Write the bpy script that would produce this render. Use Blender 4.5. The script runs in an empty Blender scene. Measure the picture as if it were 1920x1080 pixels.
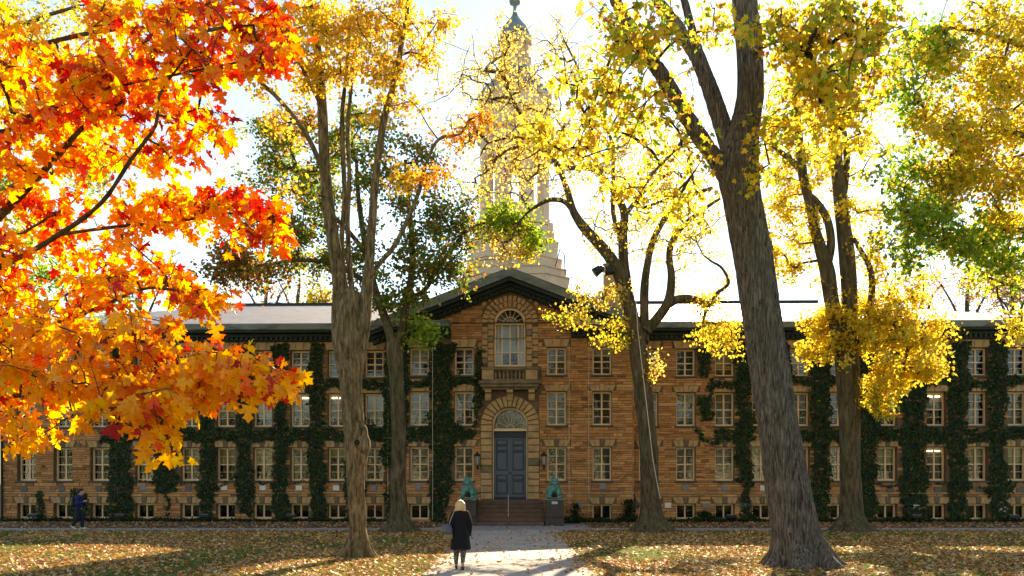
import bpy, bmesh, math, random
import numpy as np
from mathutils import Vector, Matrix

random.seed(7)
RNG = np.random.default_rng(11)
R = math.radians
scene = bpy.context.scene
col = scene.collection

# ------------------------------------------------------------------ camera, sky, sun, exposure
CAM_H, F, CX, HY = 2.05, 1600.0, 960.0, 905.0      # focal length and horizon in 1920x1080 pixels
cam = bpy.data.cameras.new('camera')
cam.sensor_width = 36.0
cam.lens = F / 1920 * 36.0
cam.shift_y = (HY - 540.0) / 1920.0
cam.clip_end = 2000.0
cam.clip_start = 0.1
cam_ob = bpy.data.objects.new('camera', cam)
cam_ob.location = (0, 0, CAM_H)
cam_ob.rotation_euler = (R(90), 0, 0)
col.objects.link(cam_ob)
scene.camera = cam_ob

SUN_AZ, SUN_EL = R(15.0), R(31.0)                   # to the right of the view, behind the hall
world = bpy.data.worlds.new('World')
scene.world = world
world.use_nodes = True
wn = world.node_tree.nodes
wl = world.node_tree.links
for n in list(wn):
    wn.remove(n)
sky = wn.new('ShaderNodeTexSky')
sky.sky_type = 'NISHITA'
sky.sun_disc = False
sky.sun_elevation = SUN_EL
sky.sun_rotation = SUN_AZ
sky.air_density = 1.0
sky.dust_density = 0.06
sky.ozone_density = 1.0
bg = wn.new('ShaderNodeBackground')
bg.inputs['Strength'].default_value = 0.09
wo = wn.new('ShaderNodeOutputWorld')
wl.new(sky.outputs[0], bg.inputs[0])
wl.new(bg.outputs[0], wo.inputs[0])

sl = bpy.data.lights.new('sun', 'SUN')
sl.energy = 5.0
sl.angle = R(0.55)
sl.color = (1.0, 0.90, 0.74)
sun_ob = bpy.data.objects.new('sun', sl)
SUN_DIR = Vector((math.sin(SUN_AZ) * math.cos(SUN_EL), math.cos(SUN_AZ) * math.cos(SUN_EL), math.sin(SUN_EL)))
sun_ob.rotation_euler = SUN_DIR.to_track_quat('Z', 'Y').to_euler()
sun_ob.location = (20, 80, 60)
col.objects.link(sun_ob)

vs = scene.view_settings
vs.view_transform = 'Standard'
vs.look = 'None'
vs.exposure = 1.84
vs.use_white_balance = True            # camera balanced for the blue open shade, as in the photograph
vs.white_balance_temperature = 8200.0
vs.gamma = 1.0
vs.use_curve_mapping = False
scene.cycles.max_bounces = 10
scene.cycles.diffuse_bounces = 6
scene.cycles.transparent_max_bounces = 12
scene.cycles.sample_clamp_indirect = 6.0

# ------------------------------------------------------------------ helpers
def at(px, py, Y):
    return Vector(((px - CX) / F * Y, Y, CAM_H + (HY - py) / F * Y))

def link(o, parent=None):
    col.objects.link(o)
    if parent is not None:
        o.parent = parent
    return o

def tag(o, label=None, cat=None, group=None, kind=None):
    if label: o['label'] = label
    if cat: o['category'] = cat
    if group: o['group'] = group
    if kind: o['kind'] = kind
    return o

def empty(name, loc=(0, 0, 0), rz=0.0):
    o = bpy.data.objects.new(name, None)
    o.location = loc
    o.rotation_euler = (0, 0, rz)
    o.empty_display_size = 0.3
    return link(o)

def copy_tree(o, parent=None):
    c = o.copy()
    col.objects.link(c)
    c.parent = parent
    for ch in list(o.children):
        copy_tree(ch, c)
    return c

def np_mesh(name, V, faces, mat, parent=None, colors=None, smooth=False):
    """V (N,3); faces: list of (M,k) int arrays; colors (N,3) per point."""
    me = bpy.data.meshes.new(name)
    V = np.ascontiguousarray(V, dtype=np.float32)
    me.vertices.add(len(V))
    me.vertices.foreach_set('co', V.ravel())
    faces = [np.asarray(f, dtype=np.int32) for f in faces if len(f)]
    nl = sum(f.size for f in faces)
    npoly = sum(len(f) for f in faces)
    me.loops.add(nl)
    me.polygons.add(npoly)
    me.loops.foreach_set('vertex_index', np.concatenate([f.ravel() for f in faces]))
    starts, s = [], 0
    for f in faces:
        k = f.shape[1]
        starts.append(s + np.arange(len(f), dtype=np.int32) * k)
        s += f.size
    me.polygons.foreach_set('loop_start', np.concatenate(starts).astype(np.int32))
    if smooth:
        me.polygons.foreach_set('use_smooth', np.ones(npoly, dtype=bool))
    me.update(calc_edges=True)
    if colors is not None:
        a = me.color_attributes.new('tint', 'FLOAT_COLOR', 'POINT')
        c4 = np.ones((len(V), 4), dtype=np.float32)
        c4[:, :3] = colors
        a.data.foreach_set('color', c4.ravel())
    if mat: me.materials.append(mat)
    o = bpy.data.objects.new(name, me)
    return link(o, parent)

class MB:
    """collects boxes, prisms and tubes for one mesh"""
    def __init__(s):
        s.v, s.f, s.c = [], [], []
    def add(s, vs, fs, c=None):
        b = len(s.v)
        s.v += [tuple(p) for p in vs]
        s.f += [tuple(i + b for i in f) for f in fs]
        s.c += [c or (1, 1, 1)] * len(vs)
        return s
    def box(s, x0, x1, y0, y1, z0, z1, c=None):
        return s.add([(x0, y0, z0), (x1, y0, z0), (x1, y1, z0), (x0, y1, z0), (x0, y0, z1), (x1, y0, z1), (x1, y1, z1), (x0, y1, z1)],
                     [(0, 3, 2, 1), (4, 5, 6, 7), (0, 1, 5, 4), (1, 2, 6, 5), (2, 3, 7, 6), (3, 0, 4, 7)], c)
    def bevbox(s, x0, x1, y0, y1, z0, z1, b, c=None):
        """box whose front (y0) edges are chamfered by b"""
        return s.add([(x0 + b, y0, z0 + b), (x1 - b, y0, z0 + b), (x1 - b, y0, z1 - b), (x0 + b, y0, z1 - b),
                      (x0, y0 + b, z0), (x1, y0 + b, z0), (x1, y0 + b, z1), (x0, y0 + b, z1),
                      (x0, y1, z0), (x1, y1, z0), (x1, y1, z1), (x0, y1, z1)],
                     [(0, 1, 2, 3), (4, 5, 1, 0), (5, 6, 2, 1), (6, 7, 3, 2), (7, 4, 0, 3), (8, 9, 5, 4), (9, 10, 6, 5), (10, 11, 7, 6), (11, 8, 4, 7), (8, 11, 10, 9)], c)
    def prism_y(s, poly, y0, y1, c=None, bev=0.0):
        """polygon in (x,z), counter-clockwise seen from -y, extruded y0 (front) to y1"""
        n = len(poly)
        cx = sum(p[0] for p in poly) / n; cz = sum(p[1] for p in poly) / n
        vs = []
        if bev:
            for x, z in poly:
                d = math.hypot(x - cx, z - cz) or 1
                k = max(0.0, 1 - bev * 1.4 / d)
                vs.append((cx + (x - cx) * k, y0, cz + (z - cz) * k))
            vs += [(x, y0 + bev, z) for x, z in poly] + [(x, y1, z) for x, z in poly]
            fs = [tuple(range(n)), tuple(range(3 * n - 1, 2 * n - 1, -1))]
            for L in (0, n):
                fs += [(L + (i + 1) % n, L + i, L + n + i, L + n + (i + 1) % n) for i in range(n)]
        else:
            vs = [(x, y0, z) for x, z in poly] + [(x, y1, z) for x, z in poly]
            fs = [tuple(range(n)), tuple(range(2 * n - 1, n - 1, -1))]
            fs += [((i + 1) % n, i, n + i, n + (i + 1) % n) for i in range(n)]
        return s.add(vs, fs, c)
    def rings(s, rings, c=None, cap=True, closed=True):
        """list of rings (equal length lists of points) skinned with quads"""
        n = len(rings[0])
        vs = [p for r in rings for p in r]
        fs = []
        for k in range(len(rings) - 1):
            for i in range(n if closed else n - 1):
                j = (i + 1) % n
                fs.append((k * n + i, k * n + j, (k + 1) * n + j, (k + 1) * n + i))
        if cap:
            fs.append(tuple(range(n - 1, -1, -1)))
            fs.append(tuple((len(rings) - 1) * n + i for i in range(n)))
        return s.add(vs, fs, c)
    def tube(s, pts, r, n=8, c=None):
        V, Q = tube_np(np.array([tuple(p) for p in pts], float), np.broadcast_to(np.array(r, float), (len(pts),)), n)
        m = len(pts)
        fs = [tuple(q) for q in Q] + [tuple(range(n - 1, -1, -1)), tuple((m - 1) * n + i for i in range(n))]
        return s.add(V.tolist(), fs, c)
    def lathe(s, cx, cy, prof, n=12, c=None, rot=0.0):
        """prof list of (z, r) from bottom to top"""
        rg = [[(cx + r * math.cos(rot + 2 * math.pi * i / n), cy + r * math.sin(rot + 2 * math.pi * i / n), z) for i in range(n)] for z, r in prof]
        return s.rings(rg, c)
    def ball(s, cx, cy, cz, rx, ry, rz, n=12, m=8):
        rg = []
        for k in range(m + 1):
            a = math.pi * (k + 0.02) / (m + 0.04)
            rr = math.sin(a)
            rg.append([(cx + rx * rr * math.cos(2 * math.pi * i / n), cy + ry * rr * math.sin(2 * math.pi * i / n), cz - rz * math.cos(a)) for i in range(n)])
        return s.rings(rg)
    def capsule(s, p0, r0, p1, r1, n=12):
        p0 = np.array(p0, float); p1 = np.array(p1, float)
        d = p1 - p0; L = np.linalg.norm(d) or 1e-6; d = d / L
        pts, rs = [], []
        for a in (8, 35, 65):
            pts.append(p0 - d * r0 * math.cos(R(a))); rs.append(r0 * math.sin(R(a)))
        pts.append(p0); rs.append(r0); pts.append(p1); rs.append(r1)
        for a in (65, 35, 8):
            pts.append(p1 + d * r1 * math.cos(R(a))); rs.append(r1 * math.sin(R(a)))
        return s.tube(pts, rs, n)
    def build(s, name, mat, parent=None, smooth=False, tint=False, flip=False):
        me = bpy.data.meshes.new(name)
        me.from_pydata(s.v, [], [f[::-1] for f in s.f] if flip else s.f)
        if tint:
            a = me.color_attributes.new('tint', 'FLOAT_COLOR', 'POINT')
            c4 = np.ones((len(s.v), 4), dtype=np.float32); c4[:, :3] = np.array(s.c)
            a.data.foreach_set('color', c4.ravel())
        if smooth:
            for p in me.polygons: p.use_smooth = True
        me.update()
        if mat: me.materials.append(mat)
        o = bpy.data.objects.new(name, me)
        return link(o, parent)

def tube_np(P, rad, n=8, phase=0.0):
    P = np.asarray(P, float)
    m = len(P)
    T = np.gradient(P, axis=0) if m > 1 else np.array([[0, 0, 1.0]])
    T /= np.linalg.norm(T, axis=1)[:, None] + 1e-9
    ref = np.array([1.0, 0, 0]) if abs(T[0][0]) < 0.9 else np.array([0, 1.0, 0])
    U = np.zeros_like(P); W = np.zeros_like(P)
    u = ref - T[0] * ref.dot(T[0]); u /= np.linalg.norm(u)
    for i in range(m):
        u = u - T[i] * u.dot(T[i]); u /= np.linalg.norm(u) + 1e-9
        U[i] = u; W[i] = np.cross(T[i], u)
    a = phase + 2 * np.pi * np.arange(n) / n
    rad = np.asarray(rad, float)
    V = P[:, None, :] + rad[:, None, None] * (np.cos(a)[None, :, None] * U[:, None, :] + np.sin(a)[None, :, None] * W[:, None, :])
    i = np.arange(m - 1)[:, None]; j = np.arange(n)[None, :]
    Q = np.stack([i * n + j, i * n + (j + 1) % n, (i + 1) * n + (j + 1) % n, (i + 1) * n + j], -1).reshape(-1, 4)
    return V.reshape(-1, 3), Q

def _hash(ix, iy, iz, seed):
    h = (ix.astype(np.int64) * 374761393 + iy.astype(np.int64) * 668265263 + iz.astype(np.int64) * 2147483647 + seed * 974711) & 0xffffffff
    h = ((h ^ (h >> 13)) * 1274126177) & 0xffffffff
    h = (h ^ (h >> 16)) & 0xffff
    return h / 32767.5 - 1.0

def vnoise(P, seed=0):
    """value noise in [-1,1] at (N,3) points"""
    P = np.asarray(P, float)
    i = np.floor(P).astype(np.int64); f = P - i; f = f * f * (3 - 2 * f)
    out = 0
    for dx in (0, 1):
        for dy in (0, 1):
            for dz in (0, 1):
                w = (f[:, 0] if dx else 1 - f[:, 0]) * (f[:, 1] if dy else 1 - f[:, 1]) * (f[:, 2] if dz else 1 - f[:, 2])
                out = out + w * _hash(i[:, 0] + dx, i[:, 1] + dy, i[:, 2] + dz, seed)
    return out

def catmull(pts, step):
    """pts (N,k) control rows (position + radius): a smooth curve resampled about every step metres"""
    P = np.array(pts, float)
    P = np.vstack([2 * P[0] - P[1], P, 2 * P[-1] - P[-2]])
    out = []
    for k in range(1, len(P) - 2):
        L = np.linalg.norm(P[k + 1][:3] - P[k][:3])
        m = max(2, int(L / step))
        t = np.linspace(0, 1, m, endpoint=False)[:, None]
        p0, p1, p2, p3 = P[k - 1], P[k], P[k + 1], P[k + 2]
        out.append(0.5 * ((2 * p1) + (-p0 + p2) * t + (2 * p0 - 5 * p1 + 4 * p2 - p3) * t ** 2 + (-p0 + 3 * p1 - 3 * p2 + p3) * t ** 3))
    out.append(P[-2][None, :])
    o = np.vstack(out)
    o[:, 3:] = np.maximum(o[:, 3:], 0.002)
    return o

def remeshed(mb, name, mat, voxel, parent=None, smooth_iter=3, mat_fn=None):
    """one continuous surface grown from overlapping closed pieces"""
    o = mb.build(name, None)
    m = o.modifiers.new('r', 'REMESH'); m.mode = 'VOXEL'; m.voxel_size = voxel; m.use_smooth_shade = True
    if smooth_iter:
        q = o.modifiers.new('s', 'SMOOTH'); q.factor = 0.5; q.iterations = smooth_iter
    dg = bpy.context.evaluated_depsgraph_get()
    dg.update()
    me = bpy.data.meshes.new_from_object(o.evaluated_get(dg))
    me.name = name
    me.materials.clear()
    o.modifiers.clear()
    o.data = me
    if mat: me.materials.append(mat)
    for p in me.polygons: p.use_smooth = True
    o.parent = parent
    return o

# ------------------------------------------------------------------ materials
def new_mat(name):
    m = bpy.data.materials.new(name)
    m.use_nodes = True
    nt = m.node_tree
    for n in list(nt.nodes): nt.nodes.remove(n)
    out = nt.nodes.new('ShaderNodeOutputMaterial')
    return m, nt, out

def N(nt, t, **kw):
    n = nt.nodes.new(t)
    for k, v in kw.items():
        if k in n.inputs.keys() if isinstance(k, str) else False:
            n.inputs[k].default_value = v
        else:
            setattr(n, k, v)
    return n

def noise_node(nt, scale, detail=4, rough=0.55, vec=None, dist=0.0):
    n = nt.nodes.new('ShaderNodeTexNoise')
    n.inputs['Scale'].default_value = scale; n.inputs['Detail'].default_value = detail
    n.inputs['Roughness'].default_value = rough; n.inputs['Distortion'].default_value = dist
    if vec is not None: nt.links.new(vec, n.inputs['Vector'])
    return n

def ramp(nt, fac, stops):
    r = nt.nodes.new('ShaderNodeValToRGB')
    e = r.color_ramp.elements
    while len(e) < len(stops): e.new(0.5)
    for i, (p, c) in enumerate(stops):
        e[i].position = p; e[i].color = (*c, 1)
    nt.links.new(fac, r.inputs[0])
    return r

def mixc(nt, a, b, fac, mode='MIX'):
    m = nt.nodes.new('ShaderNodeMix'); m.data_type = 'RGBA'; m.blend_type = mode
    for sock, v in ((m.inputs[6], a), (m.inputs[7], b), (m.inputs[0], fac)):
        if hasattr(v, 'is_output'): nt.links.new(v, sock)
        elif isinstance(v, (int, float)): sock.default_value = v
        else: sock.default_value = (*v, 1)
    return m.outputs[2]

def objcoord(nt, scale=(1, 1, 1)):
    t = nt.nodes.new('ShaderNodeTexCoord'); mp = nt.nodes.new('ShaderNodeMapping')
    mp.inputs['Scale'].default_value = scale
    nt.links.new(t.outputs['Object'], mp.inputs['Vector'])
    return mp.outputs[0]

def mat_rough(name, base, var=0.25, scale=3.0, rough=0.85, bump=0.3, bscale=30.0, tint=False, stretch=(1, 1, 1), spec=0.3, dark=None, metal=0.0, bdist=0.02):
    """mottled surface: base colour (or the tint attribute times base) varied by two noises, with bump"""
    m, nt, out = new_mat(name)
    p = nt.nodes.new('ShaderNodeBsdfPrincipled')
    p.inputs['Roughness'].default_value = rough
    p.inputs['Specular IOR Level'].default_value = spec
    p.inputs['Metallic'].default_value = metal
    vec = objcoord(nt, stretch)
    n1 = noise_node(nt, scale, 5, 0.6, vec)
    lo = tuple(c * (1 - var) for c in base); hi = tuple(min(1, c * (1 + var)) for c in base)
    c = ramp(nt, n1.outputs['Fac'], [(0.3, dark or lo), (0.5, base), (0.72, hi)]).outputs[0]
    if tint:
        a = nt.nodes.new('ShaderNodeAttribute'); a.attribute_name = 'tint'
        c = mixc(nt, a.outputs['Color'], c, 1.0, 'MULTIPLY')
    n2 = noise_node(nt, bscale, 4, 0.6, vec)
    c = mixc(nt, c, ramp(nt, n2.outputs['Fac'], [(0.3, (0.62,) * 3), (0.55, (1, 1, 1))]).outputs[0], 0.5, 'MULTIPLY')
    nt.links.new(c, p.inputs['Base Color'])
    b = nt.nodes.new('ShaderNodeBump'); b.inputs['Strength'].default_value = bump; b.inputs['Distance'].default_value = bdist
    nt.links.new(n2.outputs['Fac'], b.inputs['Height'])
    nt.links.new(b.outputs[0], p.inputs['Normal'])
    nt.links.new(p.outputs[0], out.inputs[0])
    return m

def mat_plain(name, base, rough=0.5, metal=0.0, spec=0.5, emit=None, estr=0.0):
    m, nt, out = new_mat(name)
    p = nt.nodes.new('ShaderNodeBsdfPrincipled')
    p.inputs['Roughness'].default_value = rough; p.inputs['Metallic'].default_value = metal
    p.inputs['Specular IOR Level'].default_value = spec
    n1 = noise_node(nt, 6.0, 3, 0.6, objcoord(nt))
    c = ramp(nt, n1.outputs['Fac'], [(0.3, tuple(x * 0.85 for x in base)), (0.7, base)]).outputs[0]
    nt.links.new(c, p.inputs['Base Color'])
    if emit:
        p.inputs['Emission Color'].default_value = (*emit, 1); p.inputs['Emission Strength'].default_value = estr
    nt.links.new(p.outputs[0], out.inputs[0])
    return m

def mat_leaf(name, trans=0.55, gloss=0.06, rough=0.4, sat=1.15, gain=1.0, spots=0.0):
    m, nt, out = new_mat(name)
    a0 = nt.nodes.new('ShaderNodeAttribute'); a0.attribute_name = 'tint'
    class _S: pass
    a = _S()
    a.outputs = {'Color': a0.outputs['Color']}
    if spots:
        t_ = nt.nodes.new('ShaderNodeNewGeometry')
        n_ = noise_node(nt, 75.0, 4, 0.65, t_.outputs['Position'])
        a.outputs['Color'] = mixc(nt, a0.outputs['Color'], ramp(nt, n_.outputs['Fac'], [(0.34, (0.62, 0.42, 0.35)), (0.47, (1, 1, 1)), (0.62, (1, 1, 1)), (0.72, (1.1, 1.2, 1.1))]).outputs[0], spots, 'MULTIPLY')
    d = nt.nodes.new('ShaderNodeBsdfDiffuse'); t = nt.nodes.new('ShaderNodeBsdfTranslucent')
    hs = nt.nodes.new('ShaderNodeHueSaturation'); hs.inputs['Saturation'].default_value = sat; hs.inputs['Value'].default_value = gain
    nt.links.new(a.outputs['Color'], d.inputs[0]); nt.links.new(a.outputs['Color'], hs.inputs['Color']); nt.links.new(hs.outputs[0], t.inputs[0])
    mx = nt.nodes.new('ShaderNodeMixShader'); mx.inputs[0].default_value = trans
    nt.links.new(d.outputs[0], mx.inputs[1]); nt.links.new(t.outputs[0], mx.inputs[2])
    g = nt.nodes.new('ShaderNodeBsdfGlossy'); g.inputs['Roughness'].default_value = rough
    m2 = nt.nodes.new('ShaderNodeMixShader'); m2.inputs[0].default_value = gloss
    nt.links.new(mx.outputs[0], m2.inputs[1]); nt.links.new(g.outputs[0], m2.inputs[2])
    nt.links.new(m2.outputs[0], out.inputs[0])
    return m

def mat_bark(name, c_dark, c_mid, c_light, fscale=9.0, stretch=0.16, bump=0.9, moss=None, mossamt=0.35):
    m, nt, out = new_mat(name)
    p = nt.nodes.new('ShaderNodeBsdfPrincipled'); p.inputs['Roughness'].default_value = 0.95; p.inputs['Specular IOR Level'].default_value = 0.15
    v = objcoord(nt, (1, 1, stretch))
    n1 = noise_node(nt, fscale, 6, 0.65, v, 0.35)
    n2 = noise_node(nt, 1.1, 4, 0.6, objcoord(nt, (1, 1, 0.5)))
    n3 = noise_node(nt, fscale * 4, 3, 0.6, v)
    c = ramp(nt, n1.outputs['Fac'], [(0.36, c_dark), (0.5, c_mid), (0.68, c_light)]).outputs[0]
    if moss:
        f = ramp(nt, n2.outputs['Fac'], [(0.5, (0, 0, 0)), (0.68, (mossamt,) * 3)]).outputs[0]
        c = mixc(nt, c, moss, f)
    c = mixc(nt, c, ramp(nt, n3.outputs['Fac'], [(0.3, (0.6,) * 3), (0.6, (1, 1, 1))]).outputs[0], 0.7, 'MULTIPLY')
    nt.links.new(c, p.inputs['Base Color'])
    b = nt.nodes.new('ShaderNodeBump'); b.inputs['Strength'].default_value = bump; b.inputs['Distance'].default_value = 0.04
    nt.links.new(n1.outputs['Fac'], b.inputs['Height'])
    b2 = nt.nodes.new('ShaderNodeBump'); b2.inputs['Strength'].default_value = 0.5; b2.inputs['Distance'].default_value = 0.01
    nt.links.new(n3.outputs['Fac'], b2.inputs['Height']); nt.links.new(b.outputs[0], b2.inputs['Normal'])
    nt.links.new(b2.outputs[0], p.inputs['Normal'])
    nt.links.new(p.outputs[0], out.inputs[0])
    return m

def mat_glass(name):
    m, nt, out = new_mat(name)
    t = nt.nodes.new('ShaderNodeBsdfTransparent'); t.inputs[0].default_value = (0.82, 0.86, 0.86, 1)
    g = nt.nodes.new('ShaderNodeBsdfGlossy'); g.inputs['Roughness'].default_value = 0.03
    fr = nt.nodes.new('ShaderNodeFresnel'); fr.inputs['IOR'].default_value = 1.42
    n1 = noise_node(nt, 4.0, 2, 0.5, objcoord(nt))
    b = nt.nodes.new('ShaderNodeBump'); b.inputs['Strength'].default_value = 0.25; b.inputs['Distance'].default_value = 0.02
    nt.links.new(n1.outputs['Fac'], b.inputs['Height']); nt.links.new(b.outputs[0], g.inputs['Normal'])
    mx = nt.nodes.new('ShaderNodeMixShader')
    nt.links.new(fr.outputs[0], mx.inputs[0]); nt.links.new(t.outputs[0], mx.inputs[1]); nt.links.new(g.outputs[0], mx.inputs[2])
    nt.links.new(mx.outputs[0], out.inputs[0])
    return m

def mat_ground():
    m, nt, out = new_mat('lawn')
    p = nt.nodes.new('ShaderNodeBsdfPrincipled'); p.inputs['Roughness'].default_value = 1.0; p.inputs['Specular IOR Level'].default_value = 0.1
    v = objcoord(nt)
    n1 = noise_node(nt, 0.55, 4, 0.6, v); n2 = noise_node(nt, 22.0, 5, 0.7, v)
    c1 = ramp(nt, n1.outputs['Fac'], [(0.32, (0.10, 0.065, 0.028)), (0.45, (0.085, 0.095, 0.024)), (0.62, (0.055, 0.10, 0.018))]).outputs[0]
    c = mixc(nt, c1, ramp(nt, n2.outputs['Fac'], [(0.3, (0.4, 0.4, 0.4)), (0.65, (1.2, 1.15, 1.0))]).outputs[0], 1.0, 'MULTIPLY')
    nt.links.new(c, p.inputs['Base Color'])
    b = nt.nodes.new('ShaderNodeBump'); b.inputs['Strength'].default_value = 0.8; b.inputs['Distance'].default_value = 0.03
    nt.links.new(n2.outputs['Fac'], b.inputs['Height']); nt.links.new(b.outputs[0], p.inputs['Normal'])
    nt.links.new(p.outputs[0], out.inputs[0])
    return m

def mat_slate():
    m, nt, out = new_mat('roof_slate')
    p = nt.nodes.new('ShaderNodeBsdfPrincipled'); p.inputs['Roughness'].default_value = 0.6; p.inputs['Specular IOR Level'].default_value = 0.35
    br = nt.nodes.new('ShaderNodeTexBrick')
    t = nt.nodes.new('ShaderNodeTexCoord'); nt.links.new(t.outputs['UV'], br.inputs['Vector'])
    br.inputs['Scale'].default_value = 1.0; br.inputs['Brick Width'].default_value = 0.4; br.inputs['Row Height'].default_value = 0.22
    br.inputs['Mortar Size'].default_value = 0.008; br.inputs['Bias'].default_value = 0.0
    br.inputs['Color1'].default_value = (0.12, 0.12, 0.135, 1); br.inputs['Color2'].default_value = (0.19, 0.185, 0.195, 1); br.inputs['Mortar'].default_value = (0.035, 0.035, 0.04, 1)
    n1 = noise_node(nt, 0.8, 4, 0.6, objcoord(nt))
    c = mixc(nt, br.outputs['Color'], ramp(nt, n1.outputs['Fac'], [(0.3, (0.75, 0.72, 0.72)), (0.7, (1.1, 1.1, 1.1))]).outputs[0], 0.8, 'MULTIPLY')
    nt.links.new(c, p.inputs['Base Color'])
    b = nt.nodes.new('ShaderNodeBump'); b.inputs['Strength'].default_value = 0.6; b.inputs['Distance'].default_value = 0.02
    nt.links.new(br.outputs['Fac'], b.inputs['Height']); b.invert = True
    nt.links.new(b.outputs[0], p.inputs['Normal'])
    nt.links.new(p.outputs[0], out.inputs[0])
    return m

M = {}
M['stone'] = mat_rough('sandstone', (1.0, 1.0, 1.0), 0.3, 2.2, 0.9, 0.6, 16.0, tint=True, stretch=(1, 1, 2.2), bdist=0.03)
M['mortar'] = mat_rough('mortar', (0.15, 0.094, 0.052), 0.3, 2.0, 0.95, 0.5, 25.0)
M['trim'] = mat_rough('trim_stone', (0.42, 0.25, 0.115), 0.22, 2.5, 0.85, 0.3, 22.0, dark=(0.24, 0.165, 0.095))
M['trimdark'] = mat_rough('weathered_trim_stone', (0.20, 0.145, 0.085), 0.3, 3.0, 0.9, 0.4, 20.0, dark=(0.09, 0.085, 0.05))
M['sill'] = mat_rough('sill_stone', (0.085, 0.075, 0.06), 0.3, 5.0, 0.9, 0.3, 30.0)
M['keydark'] = mat_rough('dark_keystone', (0.14, 0.098, 0.06), 0.3, 5.0, 0.9, 0.3, 30.0)
M['cream'] = mat_rough('cream_paint', (0.76, 0.50, 0.28), 0.08, 6.0, 0.5, 0.08, 50.0, spec=0.4)
M['glass'] = mat_glass('window_glass')
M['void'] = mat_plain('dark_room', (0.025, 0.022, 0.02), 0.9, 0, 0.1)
M['blind'] = mat_rough('window_blind', (0.45, 0.33, 0.14), 0.1, 3.0, 0.9, 0.1, 30.0)
M['curtain'] = mat_rough('window_curtain', (0.17, 0.135, 0.09), 0.2, 6.0, 0.9, 0.2, 12.0, stretch=(4, 1, 0.3))
M['tube'] = mat_plain('lamp_tube', (0.9, 0.9, 0.8), 0.5, emit=(1.0, 0.86, 0.55), estr=4.0)
M['cornice'] = mat_rough('dark_green_cornice', (0.017, 0.026, 0.023), 0.3, 2.0, 0.6, 0.2, 25.0)
M['gutter'] = mat_rough('weathered_copper_gutter', (0.16, 0.17, 0.14), 0.4, 0.9, 0.7, 0.3, 12.0, stretch=(1, 1, 3), dark=(0.06, 0.06, 0.05))
M['slate'] = mat_slate()
M['door'] = mat_rough('blue_door_paint', (0.040, 0.064, 0.092), 0.1, 4.0, 0.4, 0.1, 40.0, spec=0.5)
M['doordark'] = mat_rough('dark_door_moulding', (0.02, 0.025, 0.034), 0.1, 4.0, 0.5, 0.1, 40.0)
M['step'] = mat_rough('brown_step_stone', (0.125, 0.075, 0.050), 0.3, 3.0, 0.85, 0.3, 25.0)
M['pedestal'] = mat_rough('dark_red_granite', (0.055, 0.036, 0.030), 0.3, 4.0, 0.5, 0.15, 40.0)
M['bronze'] = mat_rough('verdigris_bronze', (0.10, 0.25, 0.21), 0.4, 5.0, 0.55, 0.25, 30.0, dark=(0.015, 0.035, 0.03), metal=0.15)
M['tower'] = mat_rough('tower_stone', (0.62, 0.49, 0.36), 0.12, 1.2, 0.8, 0.2, 14.0)
M['copper'] = mat_rough('blue_grey_copper', (0.17, 0.22, 0.24), 0.25, 1.5, 0.55, 0.15, 18.0)
M['iron'] = mat_plain('black_iron', (0.018, 0.019, 0.02), 0.45, 0.4)
M['lampglass'] = mat_plain('frosted_lamp_glass', (0.32, 0.30, 0.27), 0.3)
M['plate_w'] = mat_rough('white_marble_plaque', (0.62, 0.58, 0.52), 0.08, 8.0, 0.6, 0.1, 50.0)
M['plate_g'] = mat_rough('grey_slate_plaque', (0.19, 0.19, 0.20), 0.15, 8.0, 0.6, 0.1, 50.0)
M['plate_d'] = mat_rough('dark_plaque', (0.11, 0.095, 0.09), 0.15, 8.0, 0.6, 0.1, 50.0)
M['pole'] = mat_plain('white_pole_paint', (0.75, 0.73, 0.70), 0.4)
M['cable'] = mat_plain('pale_cable', (0.55, 0.47, 0.36), 0.5)
M['lawn'] = mat_ground()
M['path'] = mat_rough('pale_path', (0.40, 0.34, 0.285), 0.12, 0.9, 0.9, 0.3, 30.0, dark=(0.30, 0.26, 0.225))
M['walk'] = mat_rough('grey_flagstone', (0.26, 0.255, 0.26), 0.2, 1.2, 0.9, 0.3, 30.0)
M['bed'] = mat_rough('bare_earth', (0.075, 0.058, 0.042), 0.4, 1.3, 1.0, 0.8, 24.0)
M['leaf'] = mat_leaf('autumn_leaf', 0.72, 0.025, 0.45, 1.0)
M['leaf_fg'] = mat_leaf('maple_leaf', 0.78, 0.03, 0.4, 1.05, 1.06, 0.45)
M['ivy'] = mat_leaf('ivy_leaf', 0.12, 0.015, 0.5, 1.0)
M['litter'] = mat_leaf('fallen_leaf', 0.15, 0.05, 0.5, 1.0)
M['grass'] = mat_leaf('grass_blade', 0.4, 0.04, 0.5, 1.0)
M['bark_grey'] = mat_bark('grey_furrowed_bark', (0.030, 0.025, 0.020), (0.125, 0.100, 0.076), (0.27, 0.222, 0.172), 24.0, 0.12, 1.0, moss=(0.07, 0.065, 0.035), mossamt=0.35)
M['bark_brown'] = mat_bark('brown_flaky_bark', (0.050, 0.033, 0.017), (0.17, 0.115, 0.056), (0.34, 0.245, 0.13), 13.0, 0.22, 1.0, moss=(0.11, 0.105, 0.035), mossamt=0.6)
M['bark_dark'] = mat_bark('dark_bark', (0.044, 0.031, 0.017), (0.10, 0.073, 0.040), (0.18, 0.135, 0.080), 8.0, 0.2, 0.9, moss=(0.07, 0.075, 0.025), mossamt=0.5)
M['twig'] = mat_plain('dark_twig', (0.045, 0.032, 0.024), 0.9, 0, 0.2)

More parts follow.
